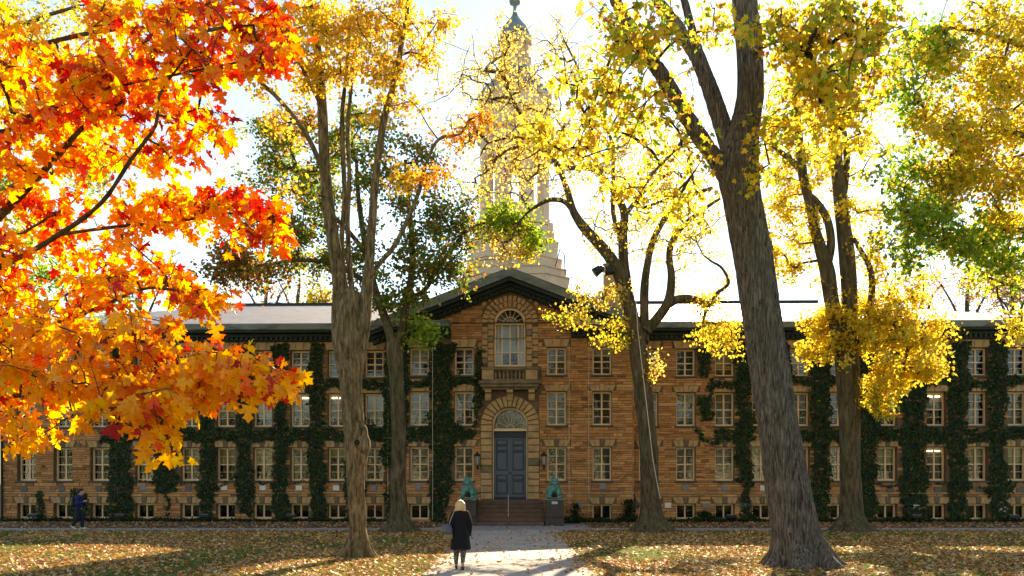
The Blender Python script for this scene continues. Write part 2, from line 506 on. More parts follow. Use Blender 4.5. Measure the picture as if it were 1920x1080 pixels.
# ------------------------------------------------------------------ ground
def sheet(name, x0, x1, y0, y1, z, mat, div=1):
    xs = np.linspace(x0, x1, div + 1); ys = np.linspace(y0, y1, div + 1)
    V = np.array([(x, y, z) for y in ys for x in xs])
    i = np.arange(div)[:, None]; j = np.arange(div)[None, :]
    Q = np.stack([i * (div + 1) + j, i * (div + 1) + j + 1, (i + 1) * (div + 1) + j + 1, (i + 1) * (div + 1) + j], -1).reshape(-1, 4)
    o = np_mesh(name, V, [Q], mat)
    tag(o, kind='structure')
    return o
sheet('ground', -700, 700, -150, 1200, 0.0, M['lawn'])
sheet('planting_bed', -60, 60, 38.2, 46.5, 0.004, M['bed'])
walkway = MB().box(-60, 60, 36.6, 38.25, -0.1, 0.022).build('walkway', M['walk']); tag(walkway, kind='structure')
def path_mesh():
    # centre path: pale slab sheet that widens a little where it meets the walkway, its edges slightly ragged
    ys = np.linspace(2, 36.8, 120)
    V = []
    for y in ys:
        k = max(0, (y - 30) / 6.8) ** 2
        n = vnoise(np.array([[y * 1.3, 0, 0], [y * 1.3, 9, 0]]), 3) * 0.05
        xl, xr = -1.98 - 0.35 * k + n[0], 1.86 + 0.35 * k + n[1]
        for t in np.linspace(0, 1, 9): V.append((xl + (xr - xl) * t, y, 0.012))
    i = np.arange(119)[:, None]; j = np.arange(8)[None, :]
    Q = np.stack([i * 9 + j, i * 9 + j + 1, (i + 1) * 9 + j + 1, (i + 1) * 9 + j], -1).reshape(-1, 4)
    return np_mesh('path', np.array(V), [Q], M['path'])
tag(path_mesh(), kind='structure')
apron = MB().box(-3.4, 3.6, 38.2, 42.0, -0.1, 0.016).build('entrance_apron', M['walk']); tag(apron, kind='structure')

# ------------------------------------------------------------------ the hall (local frame: u along the front, v away from the camera, z up)
TH = R(1.5)
HX, HYY = -0.084, 45.0
CS, SN = math.cos(TH), math.sin(TH)
hall = empty('stone_hall', (HX, HYY, 0), -TH)
tag(hall, 'long three storey brown sandstone hall with central pediment, cream windows and tall domed tower', 'building')
def U(px, d=0.0):
    k = (px - CX) / F
    return (k * (HYY + d * CS) - HX - d * SN) / (CS + k * SN)
def PX(u, z, d=0.0):
    """pixel position of local points on the plane v = d (used for the spread of the ivy on the wall)"""
    X = HX + u * CS + d * SN; Y = HYY - u * SN + d * CS
    return CX + F * X / Y, HY - (z - CAM_H) * F / Y

UL, UR = -27.3, 28.2           # ends of the wings
PW, PD = 6.36, -0.75           # pavilion half width and projection
Z3, Z2, Z1, Z0 = (7.63, 9.08), (5.02, 6.79), (2.15, 3.93), (0.12, 0.95)
ZC = 9.53                      # underside of the cornice
BELT = 1.49
lw = [50, 118.5, 187, 271, 356, 423, 492, 562, 632, 701]
pw = [786, 870, 1043.5, 1129]
rw = [1216, 1286, 1359, 1429, 1500, 1575, 1664, 1756, 1834, 1908]
WINS = []                      # (px, u, v, z0, z1, width, storey, wing)
for px in lw: WINS += [(px, U(px), 0.0, *z, 1.0, s, 'l') for s, z in ((3, Z3), (2, Z2), (1, Z1), (0, Z0))]
for px in pw: WINS += [(px, U(px, PD), PD, *z, 1.0, s, 'p') for s, z in ((3, Z3), (2, Z2), (1, Z1), (0, Z0)) if not (s == 0 and px in (870, 1043.5))]
for px in rw: WINS += [(px, U(px), 0.0, *z, 1.0, s, 'r') for s, z in ((3, Z3), (2, Z2), (1, Z1), (0, Z0))]
RECESS = 0.34
AW, AZ0, AZS = 0.815, 8.08, 10.29        # arched window: half width, foot, spring line
DW, DZ0, DZS = 0.90, 1.17, 5.04          # door arch
def rake(u): return 13.0 - 0.388 * abs(u)           # top line of the pediment
def walltop(u): return rake(u) - 1.02

# --- wall backing with real openings
def wall_panel(name, u0, u1, zt, v, opens, parent, gable=False):
    us = sorted({u0, u1, *[o[0] for o in opens], *[o[1] for o in opens]})
    zs = sorted({-0.3, zt, *[o[2] for o in opens], *[o[3] for o in opens]})
    mb = MB()
    for a, b in zip(us, us[1:]):
        for c, d in zip(zs, zs[1:]):
            um, zm = (a + b) / 2, (c + d) / 2
            if any(o[0] < um < o[1] and o[2] < zm < o[3] for o in opens): continue
            mb.add([(a, v, c), (b, v, c), (b, v, d), (a, v, d)], [(0, 1, 2, 3)])
    for a, b, c, d in opens:
        e = v + RECESS + 0.25
        mb.add([(a, v, c), (a, e, c), (a, e, d), (a, v, d)], [(0, 1, 2, 3)])
        mb.add([(b, v, c), (b, e, c), (b, e, d), (b, v, d)], [(3, 2, 1, 0)])
        mb.add([(a, v, c), (b, v, c), (b, e, c), (a, e, c)], [(0, 1, 2, 3)])
        mb.add([(a, v, d), (b, v, d), (b, e, d), (a, e, d)], [(3, 2, 1, 0)])
    return mb
def opens_of(wing): return [(u - w / 2, u + w / 2, z0, z1) for (px, u, v, z0, z1, w, s, g) in WINS if g == wing]
wall_panel('wall', UL, -PW, 10.0, 0.0, opens_of('l'), hall).build('wall', M['mortar'], hall)
wall_panel('wall', PW, UR, 10.0, 0.0, opens_of('r'), hall).build('wall', M['mortar'], hall)
po = opens_of('p') + [(-AW, AW, AZ0, 9.55), (-DW, DW, DZ0, DZS + DW)]
mb2 = wall_panel('wall', -PW, PW, 9.55, PD, po, hall)
us = np.unique(np.concatenate([np.linspace(-PW, PW, 41), [-AW, AW]]))      # gable: strips up to the rake, open over the arched window
for a, b in zip(us, us[1:]):
    lo = 9.55
    if -AW - 1e-6 <= a and b <= AW + 1e-6: lo = AZS + AW
    mb2.add([(a, PD, lo), (b, PD, lo), (b, PD, walltop(b) + 0.5), (a, PD, walltop(a) + 0.5)], [(0, 1, 2, 3)])
for s in (-1, 1): mb2.box(s * AW - (0.02 if s > 0 else 0), s * AW + (0.02 if s < 0 else 0), PD + 0.01, PD + 0.6, 9.56, AZS + AW)
mb2.box(-PW, -PW + 0.05, PD + 0.01, 0.3, -0.3, 9.6).box(PW - 0.05, PW, PD + 0.01, 0.3, -0.3, 9.6)
mb2.build('wall', M['mortar'], hall)
# end and back walls, so that the hall is a closed body
MB().box(UL, UL + 0.3, 0.35, 18, -0.3, 10).box(UR - 0.3, UR, 0.35, 18, -0.3, 10).box(UL, UR, 17.7, 18, -0.3, 10).build('wall', M['mortar'], hall)

# --- ivy mask (pixel space of the wall; where the climber has spread)
def ivy_mask(u, z, v, noise=True):
    u = np.asarray(u, float); z = np.asarray(z, float)
    px, py = PX(u, z, v)
    if noise:
        P = np.stack([px / 9.0, py / 9.0, np.zeros_like(px)], 1)
        P2 = np.stack([px / 34.0, py / 34.0, np.zeros_like(px)], 1)
        px = px + 4.2 * vnoise(P, 21) + 7.0 * vnoise(P2, 22)
        py = py + 4.2 * vnoise(P, 23) + 7.0 * vnoise(P2, 24)
    ok = np.zeros(px.shape, bool)
    def box(x0, x1, y0, y1): return (px > x0) & (px < x1) & (py > y0) & (py < y1)
    if v == 0.0:
        lmid = [(a + b) / 2 for a, b in zip(lw, lw[1:])]
        rmid = [(a + b) / 2 for a, b in zip(rw, rw[1:])]
        ok |= box(208, 760, 659, 905)
        for i, m in enumerate(lmid):
            if i < 2: continue
            hw = 19 - np.clip((py - 880) / 95, 0, 1) * 6
            if i == 2: hw = hw + 8
            low = [0, 0, 978, 918, 972, 962, 975, 976, 977, 980][i]
            ok |= (np.abs(px - m) < hw) & (py > 646) & (py < low)
        ok |= (np.abs(px - 312) < 4) & (py > 900) & (py < 965)
        ok |= box(724, 740, 640, 975)
        # wisps near the far left
        ok |= box(60, 82, 922, 975) | box(128, 172, 920, 968) | box(22, 44, 826, 846) | box(185, 240, 800, 838)
        # right wing
        ok |= (np.abs(px - 1394) < 19) & (py > 640) & (py < 900) | (np.abs(px - 1402) < 9) & (py > 890) & (py < 978)
        ok |= box(1331, 1415, 706, 728) | box(1336, 1415, 799, 832)
        ok |= (np.abs(px - 1318) < 11) & (py > 655) & (py < 704) | (np.abs(px - 1322) < 12) & (py > 742) & (py < 786)
        ok |= (np.abs((px - 1300) - (py - 800) * 1.15) < 6) & (py > 788) & (py < 830)
        ok |= (np.abs((px - 1336) + (py - 742) * -0.4) < 5) & (py > 720) & (py < 800)
        ok |= box(1448, 1960, 655, 905)
        for i, m in enumerate(rmid):
            if i < 3: continue
            hw = (19 if i < 5 else 27) - np.clip((py - 880) / 95, 0, 1) * 7
            ok |= (np.abs(px - m) < hw) & (py > 643) & (py < 977 - (i % 3) * 5)
        wl_ = [w for w in WINS if w[7] in 'lr']
    else:
        ok |= box(722, 768, 628, 850) | (np.abs(px - 742) < 14) & (py > 840) & (py < 978)
        ok |= (np.abs(px - 828) < 23) & (py > 637) & (py < 905) | (np.abs(px - 826) < 15) & (py > 890) & (py < 985)
        ok |= box(726, 905, 703, 729) | box(726, 893, 797, 833)
        ok |= (np.abs(px - 904 + (py - 655) * 0.25) < 9) & (py > 655) & (py < 715)
        ok |= (np.abs(px - 899 + (py - 740) * 0.22) < 9) & (py > 730) & (py < 812)
        wl_ = [w for w in WINS if w[7] == 'p']
    for (wpx, wu, wv, z0, z1, w, s, g) in wl_:
        x0, y1 = PX(wu - w / 2, z0, wv); x1, y0 = PX(wu + w / 2, z1, wv)
        t = np.clip(np.abs(px - (x0 + x1) / 2) / ((x1 - x0) / 2 + 3), 0, 1.2)
        head = (13 if s in (1, 2) else 12) * (1 - 0.55 * t ** 3)
        if s == 0: head = 22
        ok &= ~((px > x0 - 2) & (px < x1 + 2) & (py > y0 - head) & (py < y1 + (2 if s else 8)))
    return ok

# --- coursed sandstone: each stone a chamfered block; the 300 largest in bare wall are objects of their own
PAL = np.array([(0.44, 0.245, 0.098), (0.38, 0.20, 0.078), (0.47, 0.29, 0.13), (0.33, 0.18, 0.075), (0.27, 0.15, 0.068), (0.41, 0.24, 0.115), (0.22, 0.125, 0.062), (0.42, 0.22, 0.085)])
PAL = (PAL * 0.85 + PAL.mean(0) * 0.15) * [1.21, 1.00, 0.90]
PALW = np.array([.22, .2, .14, .13, .08, .12, .04, .07])
stones = []
def courses(keys, hmin=0.085, hmax=0.175):
    out = []
    for a, b in zip(keys, keys[1:]):
        n = max(1, int(round((b - a) / random.uniform(hmin + 0.02, hmax - 0.02))))
        w = [random.uniform(0.75, 1.3) for _ in range(n)]; t = sum(w); z = a
        for q in w:
            out.append((z, z + (b - a) * q / t)); z += (b - a) * q / t
    return out
def lay(u0, u1, v, zkeys, holes, utop=None):
    for za, zb in courses(zkeys):
        segs = [(u0, u1)]
        if utop: 
            lim = utop(zb)
            segs = [(max(u0, -lim), min(u1, lim))]
            if segs[0][1] - segs[0][0] < 0.3: continue
        for (a, b, c, d) in holes:
            if c < zb - 1e-3 and d > za + 1e-3:
                ns = []
                for s, e in segs:
                    if b <= s or a >= e: ns.append((s, e)); continue
                    if a - s > 0.06: ns.append((s, a))
                    if e - b > 0.06: ns.append((b, e))
                segs = ns
        for s, e in segs:
            u = s
            while u < e - 0.01:
                L = random.choice([random.uniform(0.16, 0.36), random.uniform(0.25, 0.6), random.uniform(0.4, 0.95)])
                if e - (u + L) < 0.22: L = e - u
                stones.append((u, u + L, v, za, zb)); u += L
def win_holes(g):
    h = []
    for (px, u, v, z0, z1, w, s, gg) in WINS:
        if gg != g: continue
        top = {3: z1 + 0.36, 2: z1 + 0.34, 1: z1 + 0.36, 0: z1 + 0.36}[s]
        ex = 0.0
        h.append((u - w / 2 - 0.005, u + w / 2 + 0.005, z0 - (0.1 if s else 0), z1))
        h.append((u - w / 2 - 0.24, u + w / 2 + 0.24, z1, min(top, 9.5) if s != 3 else 9.52))
    return h
K = [0.0, 0.12, 0.95, 1.31, 1.45, 1.56, 2.05, 2.15, 3.93, 4.29, 4.92, 5.02, 6.79, 7.13, 7.53, 7.63, 9.08, 9.52]
belt = [(-40, 40, 1.45, 1.56)]
lay(UL + 0.02, -PW - 0.02, 0.0, K, win_holes('l') + belt)
lay(PW + 0.02, UR - 0.02, 0.0, K, win_holes('r') + belt)
sur = [(-1.53, 1.53, 0, DZS + 0.35), (-1.5, 1.5, DZS + 0.35, 6.75), (-1.62, 1.62, 6.75, 8.0), (-1.45, 1.45, 8.0, AZS + 0.3)]
for k in range(9):          # keep clear of the round arches
    za = AZS + 0.3 + k * 0.14
    if za < AZS + 1.5: sur.append((-math.sqrt(max(0.02, 1.5 ** 2 - (za - AZS) ** 2)), math.sqrt(max(0.02, 1.5 ** 2 - (za - AZS) ** 2)), za, za + 0.14))
lay(-PW + 0.02, PW - 0.02, PD, K, win_holes('p') + sur + belt)
lay(-PW + 0.02, PW - 0.02, PD, [9.52, 9.9, 10.3, 10.59, 10.8, 11.01, 11.22, 11.43, 11.7, 12.0], sur, utop=lambda z: (13.0 - 1.0 - z) / 0.388)
bare = []
for v in (0.0, PD):
    S = [s for s in stones if s[2] == v]
    cu = np.array([(s[0] + s[1]) / 2 for s in S]); cz = np.array([(s[3] + s[4]) / 2 for s in S])
    m = ivy_mask(cu, cz, v, False)
    for s, k in zip(S, m):
        if not k or random.random() < 0.35: bare.append((s, bool(k)))
order = sorted(range(len(bare)), key=lambda i: (bare[i][1], -(bare[i][0][1] - bare[i][0][0]) * (bare[i][0][4] - bare[i][0][3])))
single = set(order[:300])
rest = MB()
for i, (s, k) in enumerate(bare):
    c = PAL[RNG.choice(len(PAL), p=PALW)] * random.uniform(0.78, 1.16) * (0.55 if random.random() < 0.035 else 1.0)
    g = random.uniform(0.004, 0.012)
    pr = 0.016 + random.uniform(0, 0.05)
    mb = MB() if i in single else rest
    mb.bevbox(s[0] + g, s[1] - g, s[2] - pr, s[2] + 0.02, s[3] + g, s[4] - g, 0.014, tuple(c))
    if i in single: mb.build('stone', M['stone'], hall, tint=True)
tag(rest.build('stone_courses', M['stone'], hall, tint=True), kind='stuff')
for a, b, v in ((UL, -PW - 0.003, -0.075), (-PW - 0.05, -1.7, PD - 0.075), (1.7, PW + 0.05, PD - 0.075), (PW + 0.003, UR, -0.075)):
    MB().bevbox(a, b, v, v + 0.12, 1.46, 1.55, 0.02).build('belt_course', M['trim'], hall)
# corner blocks of the pavilion's sides
for s in (-1, 1):
    z = 0.0; k = 0
    while z < 9.4:
        h = random.uniform(0.32, 0.42)
        mb = MB()
        c = PAL[RNG.choice(len(PAL), p=PALW)] * random.uniform(0.8, 1.2)
        x0 = s * PW - 0.02; mb.box(min(s * (PW - 0.02), s * (PW + 0.03)), max(s * (PW - 0.02), s * (PW + 0.03)), PD - 0.03, -0.04, z + 0.01, min(9.5, z + h) - 0.01, tuple(c))
        mb.build('corner_stone', M['stone'], hall, tint=True)
        z += h; k += 1

# --- windows
def window_proto(h, storey):
    """origin on the wall plane, middle of the opening's foot"""
    w = 1.0
    root = bpy.data.objects.new('window', None); link(root, hall); root.empty_display_size = 0.2
    f = MB(); y0, y1 = RECESS - 0.07, RECESS + 0.06
    t = 0.085
    f.box(-w / 2 + 0.002, -w / 2 + t, y0, y1, 0.003, h - 0.003).box(w / 2 - t, w / 2 - 0.002, y0, y1, 0.003, h - 0.003)
    f.box(-w / 2 + t, w / 2 - t, y0, y1, 0.003, 0.1).box(-w / 2 + t, w / 2 - t, y0, y1, h - 0.1, h - 0.003)
    iw0, iw1 = -w / 2 + t, w / 2 - t
    panes = []
    if storey:
        f.box(-0.04, 0.04, y0 + 0.02, y1 - 0.002, 0.1, h - 0.1)
        mid = 0.1 + (h - 0.2) * 0.485
        f.box(iw0, -0.04, y0 + 0.012, y1 - 0.004, mid - 0.03, mid + 0.03).box(0.04, iw1, y0 + 0.012, y1 - 0.004, mid - 0.03, mid + 0.03)
        for a, b in ((0.1, mid - 0.03), (mid + 0.03, h - 0.1)):
            m = (a + b) / 2
            for x0, x1 in ((iw0, -0.04), (0.04, iw1)):
                f.box(x0, x1, y0 + 0.045, y1 - 0.02, m - 0.013, m + 0.013)
                panes += [(x0, x1, a, m - 0.013), (x0, x1, m + 0.013, b)]
    else:
        f.box(-0.035, 0.035, y0 + 0.02, y1 - 0.002, 0.1, h - 0.1)
        panes = [(iw0, -0.035, 0.1, h - 0.1), (0.035, iw1, 0.1, h - 0.1)]
    f.build('frame', M['cream'], root)
    for x0, x1, a, b in panes:
        MB().box(x0 - 0.004, x1 + 0.004, RECESS + 0.005, RECESS + 0.012, a - 0.004, b + 0.004).build('pane', M['glass'], root)
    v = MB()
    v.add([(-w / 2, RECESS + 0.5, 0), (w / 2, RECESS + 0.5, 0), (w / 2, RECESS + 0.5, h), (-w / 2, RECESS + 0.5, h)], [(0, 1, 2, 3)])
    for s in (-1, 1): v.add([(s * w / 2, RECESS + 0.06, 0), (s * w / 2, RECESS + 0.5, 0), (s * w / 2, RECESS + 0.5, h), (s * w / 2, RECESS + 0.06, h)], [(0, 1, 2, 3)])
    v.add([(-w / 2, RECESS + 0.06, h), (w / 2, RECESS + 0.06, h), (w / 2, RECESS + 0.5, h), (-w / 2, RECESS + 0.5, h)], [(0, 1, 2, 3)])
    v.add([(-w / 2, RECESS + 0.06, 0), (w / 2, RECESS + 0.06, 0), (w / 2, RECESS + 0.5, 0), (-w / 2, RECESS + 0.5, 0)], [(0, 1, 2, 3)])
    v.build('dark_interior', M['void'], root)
    if storey:
        MB().bevbox(-w / 2 - 0.09, w / 2 + 0.09, -0.11, RECESS - 0.01, -0.09, -0.004, 0.012).build('sill', M['sill'], root)
    # flat arch of splayed stones over the opening
    hh = {3: 0.42, 2: 0.33, 1: 0.35, 0: 0.35}[storey]
    n = 5 if storey in (0, 1, 2) else 3
    for k in range(n):
        a = -w / 2 - 0.05 + (w + 0.1) * k / n; b = -w / 2 - 0.05 + (w + 0.1) * (k + 1) / n
        sp = 1.26
        key = (k == n // 2) and storey != 3
        e = 0.05 if key else 0.0
        pol = [(a + 0.006, h + 0.004), (b - 0.006, h + 0.004), (b * sp - 0.006, h + hh + e - 0.008), (a * sp + 0.006, h + hh + e - 0.008)]
        MB().prism_y(pol, -0.052 - (0.02 if key else 0.0) - 0.004 * (k % 2), 0.02, bev=0.012).build('keystone' if key else 'lintel_stone', M['keydark'] if key and storey != 2 else M['trim'], root)
    return root
def add_blind(root, h, frac, mat):
    b = h - 0.08; a = h - 0.1 - (h - 0.2) * frac
    MB().box(-0.44, 0.44, RECESS + 0.10, RECESS + 0.11, a, b).build('blind', mat, root)
def add_tube_lamp(root, h):
    MB().box(-0.36, 0.36, RECESS + 0.06, RECESS + 0.085, h - 0.24, h - 0.19).build('lamp_tube', M['tube'], root)
protos = {}
for s, z in ((3, Z3), (2, Z2), (1, Z1), (0, Z0)): protos[s] = window_proto(z[1] - z[0], s)
wrnd = random.Random(5)
used = set()
newwins = []
for (px, u, v, z0, z1, w, s, g) in WINS:
    r = copy_tree(protos[s], hall)
    r.location = (u, v, z0)
    newwins.append((r, px, s, z1 - z0))
for r, px, s, h in newwins:
    if s == 0: continue
    lit = (s == 2 and px in (562, 632)) or (s == 1 and px == 1756) or (s == 2 and px == 1756)
    q = wrnd.random()
    if lit:
        add_blind(r, h, 0.5, M['curtain']); add_tube_lamp(r, h)
    elif px in (1664, 1834, 271, 1908, 1429, 423, 356) and s == 1: add_blind(r, h, 0.5, M['blind'])
    elif q < 0.45: add_blind(r, h, wrnd.choice([0.5, 0.5, 0.3, 0.72]), M['blind'] if q < 0.22 else M['curtain'])
    elif q < 0.6: add_blind(r, h, 0.98, M['curtain'])
for s in protos:
    for ch in list(protos[s].children): bpy.data.objects.remove(ch)
    bpy.data.objects.remove(protos[s])

# --- arched window, entrance and their rusticated surrounds
def surround(cu, zf, zs, ri, ro, vf, nv, name, rows, split=None, zskip=None):
    root = bpy.data.objects.new(name, None); link(root, hall); root.location = (0, 0, 0)
    rings = [(ri, ro)] if not split else [(ri, split), (split, ro)]
    for q, (a, b) in enumerate(rings):
        n = nv if q == len(rings) - 1 else max(9, nv - 4)
        for k in range(n):
            t0, t1 = math.pi * k / n, math.pi * (k + 1) / n
            g = 0.02
            def P(r, t): return (cu + r * math.cos(t), zs + r * math.sin(t))
            tm = (t0 + t1) / 2
            pol = [P(a + 0.004, t0 + g / a), P(b - 0.004, t0 + g / b), P(b - 0.004 + (0.07 if (split is None and k == n // 2) else 0), tm), P(b - 0.004, t1 - g / b), P(a + 0.004, t1 - g / a)]
            MB().prism_y(pol, vf - 0.03 * q - 0.03 * (k % 2), vf + 0.5 if q == 0 else vf + 0.2, bev=0.032).build('voussoir', M['trim'], root)
    z = zf; hgt = (zs - zf) / rows
    for k in range(rows):
        for s in (-1, 1):
            for q, (a, b) in enumerate(rings):
                x0, x1 = sorted((cu + s * (a + 0.004), cu + s * (b - 0.004)))
                zz = z + (hgt * 0.5 if (q == 1) else 0)
                if q == 1 and k == rows - 1: continue
                MB().bevbox(x0, x1, vf - 0.03 * q - 0.035 * (k % 2), vf + (0.5 if q == 0 else 0.2), zz + 0.016, zz + hgt - 0.016, 0.034).build('quoin', M['trim'] if (k * 7 + s + q) % 9 else M['trimdark'], root)
        z += hgt
    return root
surround(0, 8.02, AZS, AW + 0.03, 1.46, PD - 0.06, 17, 'arched_window_surround', 7, split=1.16)
surround(0, DZ0, DZS, DW + 0.03, 1.52, PD - 0.08, 15, 'entrance_surround', 11)
# arched window
aw = bpy.data.objects.new('arched_window', None); link(aw, hall)
vf = PD + 0.14
f = MB()
def archband(f, r0, r1, zs, y0, y1, n=20):
    rg = []
    for k in range(n + 1):
        t = math.pi * k / n
        c, s_ = math.cos(t), math.sin(t)
        rg.append([(r0 * c, y0, zs + r0 * s_), (r1 * c, y0, zs + r1 * s_), (r1 * c, y1, zs + r1 * s_), (r0 * c, y1, zs + r0 * s_)])
    f.rings(rg)
archband(f, AW - 0.09, AW + 0.03, AZS, vf - 0.06, vf + 0.08)
f.box(-AW - 0.03, -AW + 0.09, vf - 0.06, vf + 0.08, AZ0, AZS).box(AW - 0.09, AW + 0.03, vf - 0.06, vf + 0.08, AZ0, AZS)
f.box(-AW + 0.09, AW - 0.09, vf - 0.058, vf + 0.078, AZS - 0.05, AZS + 0.05).box(-AW + 0.09, AW - 0.09, vf - 0.058, vf + 0.078, AZ0, AZ0 + 0.09)
xs = [-0.42, 0.0, 0.42]
for x in xs: f.box(x - 0.028, x + 0.028, vf - 0.03, vf + 0.05, AZ0 + 0.09, AZS - 0.05)
for z in (8.82, 9.55): f.box(-AW + 0.09, AW - 0.09, vf - 0.026, vf + 0.046, z - 0.022, z + 0.022)
for x in (-0.62, 0.62): f.box(x - 0.014, x + 0.014, vf - 0.02, vf + 0.04, AZ0 + 0.09, AZS - 0.05)
f.build('frame', M['cream'], aw)
for k in range(1, 8):
    t = math.pi * k / 8
    MB().tube([(0.12 * math.cos(t), vf, AZS + 0.05 + 0.1 * math.sin(t)), (0.73 * math.cos(t), vf, AZS + 0.74 * math.sin(t))], 0.013, 6).build('glazing_bar', M['cream'], aw)
f = MB(); archband(f, 0.36, 0.385, AZS, vf - 0.012, vf + 0.012, 16); f.build('glazing_bar', M['cream'], aw)
cols_ = [-AW + 0.09, -0.62, -0.42, 0.0, 0.42, 0.62, AW - 0.09]; rows_ = [AZ0 + 0.09, 8.82, 9.55, AZS - 0.05]
for a, b in zip(cols_, cols_[1:]):
    for c, d in zip(rows_, rows_[1:]): MB().box(a + 0.012, b - 0.012, vf + 0.008, vf + 0.014, c + 0.01, d - 0.01).build('pane', M['glass'], aw)
pol = [(AW * math.cos(math.pi * k / 20) * 0.93, AZS + 0.04 + (AW * 0.93 - 0.04) * math.sin(math.pi * k / 20)) for k in range(21)]
MB().prism_y(pol, vf + 0.008, vf + 0.014).build('pane', M['glass'], aw)
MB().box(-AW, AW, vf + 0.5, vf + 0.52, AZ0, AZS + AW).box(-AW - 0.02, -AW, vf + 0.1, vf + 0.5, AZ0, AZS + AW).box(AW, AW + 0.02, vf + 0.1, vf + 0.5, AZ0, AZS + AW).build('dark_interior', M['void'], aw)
for a, b in ((-0.72, -0.44), (0.44, 0.72)): MB().box(a, b, vf + 0.12, vf + 0.14, AZ0 + 0.1, AZS - 0.06).build('curtain', M['plate_w'], aw)
MB().box(-0.41, 0.41, vf + 0.15, vf + 0.16, 8.84, AZS - 0.06).build('blind', M['plate_w'], aw)
# balcony
bal = bpy.data.objects.new('balcony', None); link(bal, hall)
b0 = PD - 0.62
MB().bevbox(-1.6, 1.6, b0 - 0.1, PD - 0.02, 7.10, 7.27, 0.03).bevbox(-1.5, 1.5, b0 - 0.02, PD - 0.02, 6.95, 7.10, 0.03).bevbox(-1.42, 1.42, b0 + 0.12, PD - 0.02, 6.83, 6.95, 0.03).build('ledge', M['trimdark'], bal)
MB().bevbox(-1.46, 1.46, b0 - 0.02, b0 + 0.22, 7.82, 7.95, 0.02).box(-1.40, 1.40, b0 + 0.03, b0 + 0.18, 7.275, 7.36).build('rail', M['trimdark'], bal)
for s in (-1, 1):
    MB().box(*sorted((s * 0.82, s * 1.42)), b0 + 0.02, b0 + 0.19, 7.36, 7.82).build('parapet_block', M['trim'], bal)
    MB().box(*sorted((s * 1.28, s * 1.42)), b0 + 0.19, PD - 0.02, 7.275, 7.82).build('parapet_side', M['trim'], bal)
for k in range(8):
    x = -0.72 + 1.44 * k / 7
    MB().lathe(x, b0 + 0.105, [(7.36, 0.055), (7.40, 0.055), (7.42, 0.03), (7.52, 0.068), (7.58, 0.07), (7.68, 0.034), (7.76, 0.03), (7.78, 0.052), (7.82, 0.052)], 10).build('baluster', M['trimdark'], bal, smooth=True)
for x in (-1.12, 0.0, 1.12):
    prof = [(PD - 0.06, 6.83), (PD - 0.06, 6.3), (PD - 0.2, 6.3), (PD - 0.26, 6.42), (PD - 0.3, 6.62), (b0 + 0.12, 6.70), (b0 + 0.12, 6.83)]
    n = len(prof)
    MB().add([(x - 0.16, y, z) for y, z in prof] + [(x + 0.16, y, z) for y, z in prof], [tuple(range(n)), tuple(range(2 * n - 1, n - 1, -1))] + [((i + 1) % n, i, n + i, n + (i + 1) % n) for i in range(n)]).build('bracket', M['trim'], bal)
# door
dr = bpy.data.objects.new('entrance_door', None); link(dr, hall)
dv = PD + 0.30
f = MB(); archband(f, DW - 0.07, DW + 0.03, DZS, dv - 0.08, dv + 0.1)
f.box(-DW - 0.03, -DW + 0.05, dv - 0.08, dv + 0.1, DZ0, DZS).box(DW - 0.05, DW + 0.03, dv - 0.08, dv + 0.1, DZ0, DZS).box(-DW + 0.05, DW - 0.05, dv - 0.09, dv + 0.1, 4.74, 4.87)
f.build('frame', M['cream'], dr)
MB().box(-DW + 0.05, DW - 0.05, dv + 0.06, dv + 0.1, 4.36, 4.74).build('transom_panel', M['doordark'], dr)
MB().box(-DW + 0.05, DW - 0.05, dv - 0.02, dv + 0.1, DZ0, DZ0 + 0.12).build('threshold', M['doordark'], dr)
for s in (-1, 1):
    x0, x1 = sorted((s * 0.008, s * (DW - 0.055)))
    leafd = MB().box(x0, x1, dv, dv + 0.06, DZ0 + 0.13, 4.36).build('door_leaf', M['door'], dr)
    xa, xb = x0 + 0.17, x1 - 0.17
    for za, zb in ((1.5, 2.1), (2.22, 2.42), (2.74, 3.62), (3.74, 3.95), (4.04, 4.26)):
        fr = MB()
        q = 0.05
        fr.box(xa - q, xb + q, dv - 0.022, dv - 0.002, za - q, za).box(xa - q, xb + q, dv - 0.022, dv - 0.002, zb, zb + q).box(xa - q, xa, dv - 0.022, dv - 0.002, za, zb).box(xb, xb + q, dv - 0.022, dv - 0.002, za, zb)
        fr.build('panel_moulding', M['doordark'], dr)
        MB().bevbox(xa + 0.02, xb - 0.02, dv - 0.015, dv + 0.01, za + 0.02, zb - 0.02, 0.012).build('panel', M['door'], dr)
    MB().ball(s * 0.06, dv - 0.05, 2.55, 0.035, 0.035, 0.035, 10, 6).build('knob', M['iron'], dr, smooth=True)
# fanlight: tracery of scalloped bars before a glass half disc
fz = 4.87
fpol = [((DW - 0.07) * math.cos(math.pi * k / 20), fz + (DZS + DW - 0.07 - fz) * math.sin(math.pi * k / 20)) for k in range(21)]
MB().prism_y(fpol, dv + 0.01, dv + 0.018).build('fanlight_pane', M['glass'], dr)
MB().prism_y(fpol, dv + 0.25, dv + 0.27).build('dark_interior', M['curtain'], dr)
def fp(r, t): return ((DW - 0.08) * r * math.cos(t), dv - 0.005, fz + (DZS + DW - 0.09 - fz) * r * math.sin(t))
for k in range(1, 7): MB().tube([fp(0.22, math.pi * k / 7), fp(0.72, math.pi * k / 7)], 0.012, 6).build('tracery_bar', M['cream'], dr)
for k in range(7):
    t0, t1 = math.pi * k / 7, math.pi * (k + 1) / 7
    MB().tube([fp(0.72 + 0.2 * math.sin(math.pi * q / 8), t0 + (t1 - t0) * q / 8) for q in range(9)], 0.012, 6).build('tracery_bar', M['cream'], dr)
MB().tube([fp(0.22, math.pi * q / 10) for q in range(11)], 0.014, 6).build('tracery_bar', M['cream'], dr)

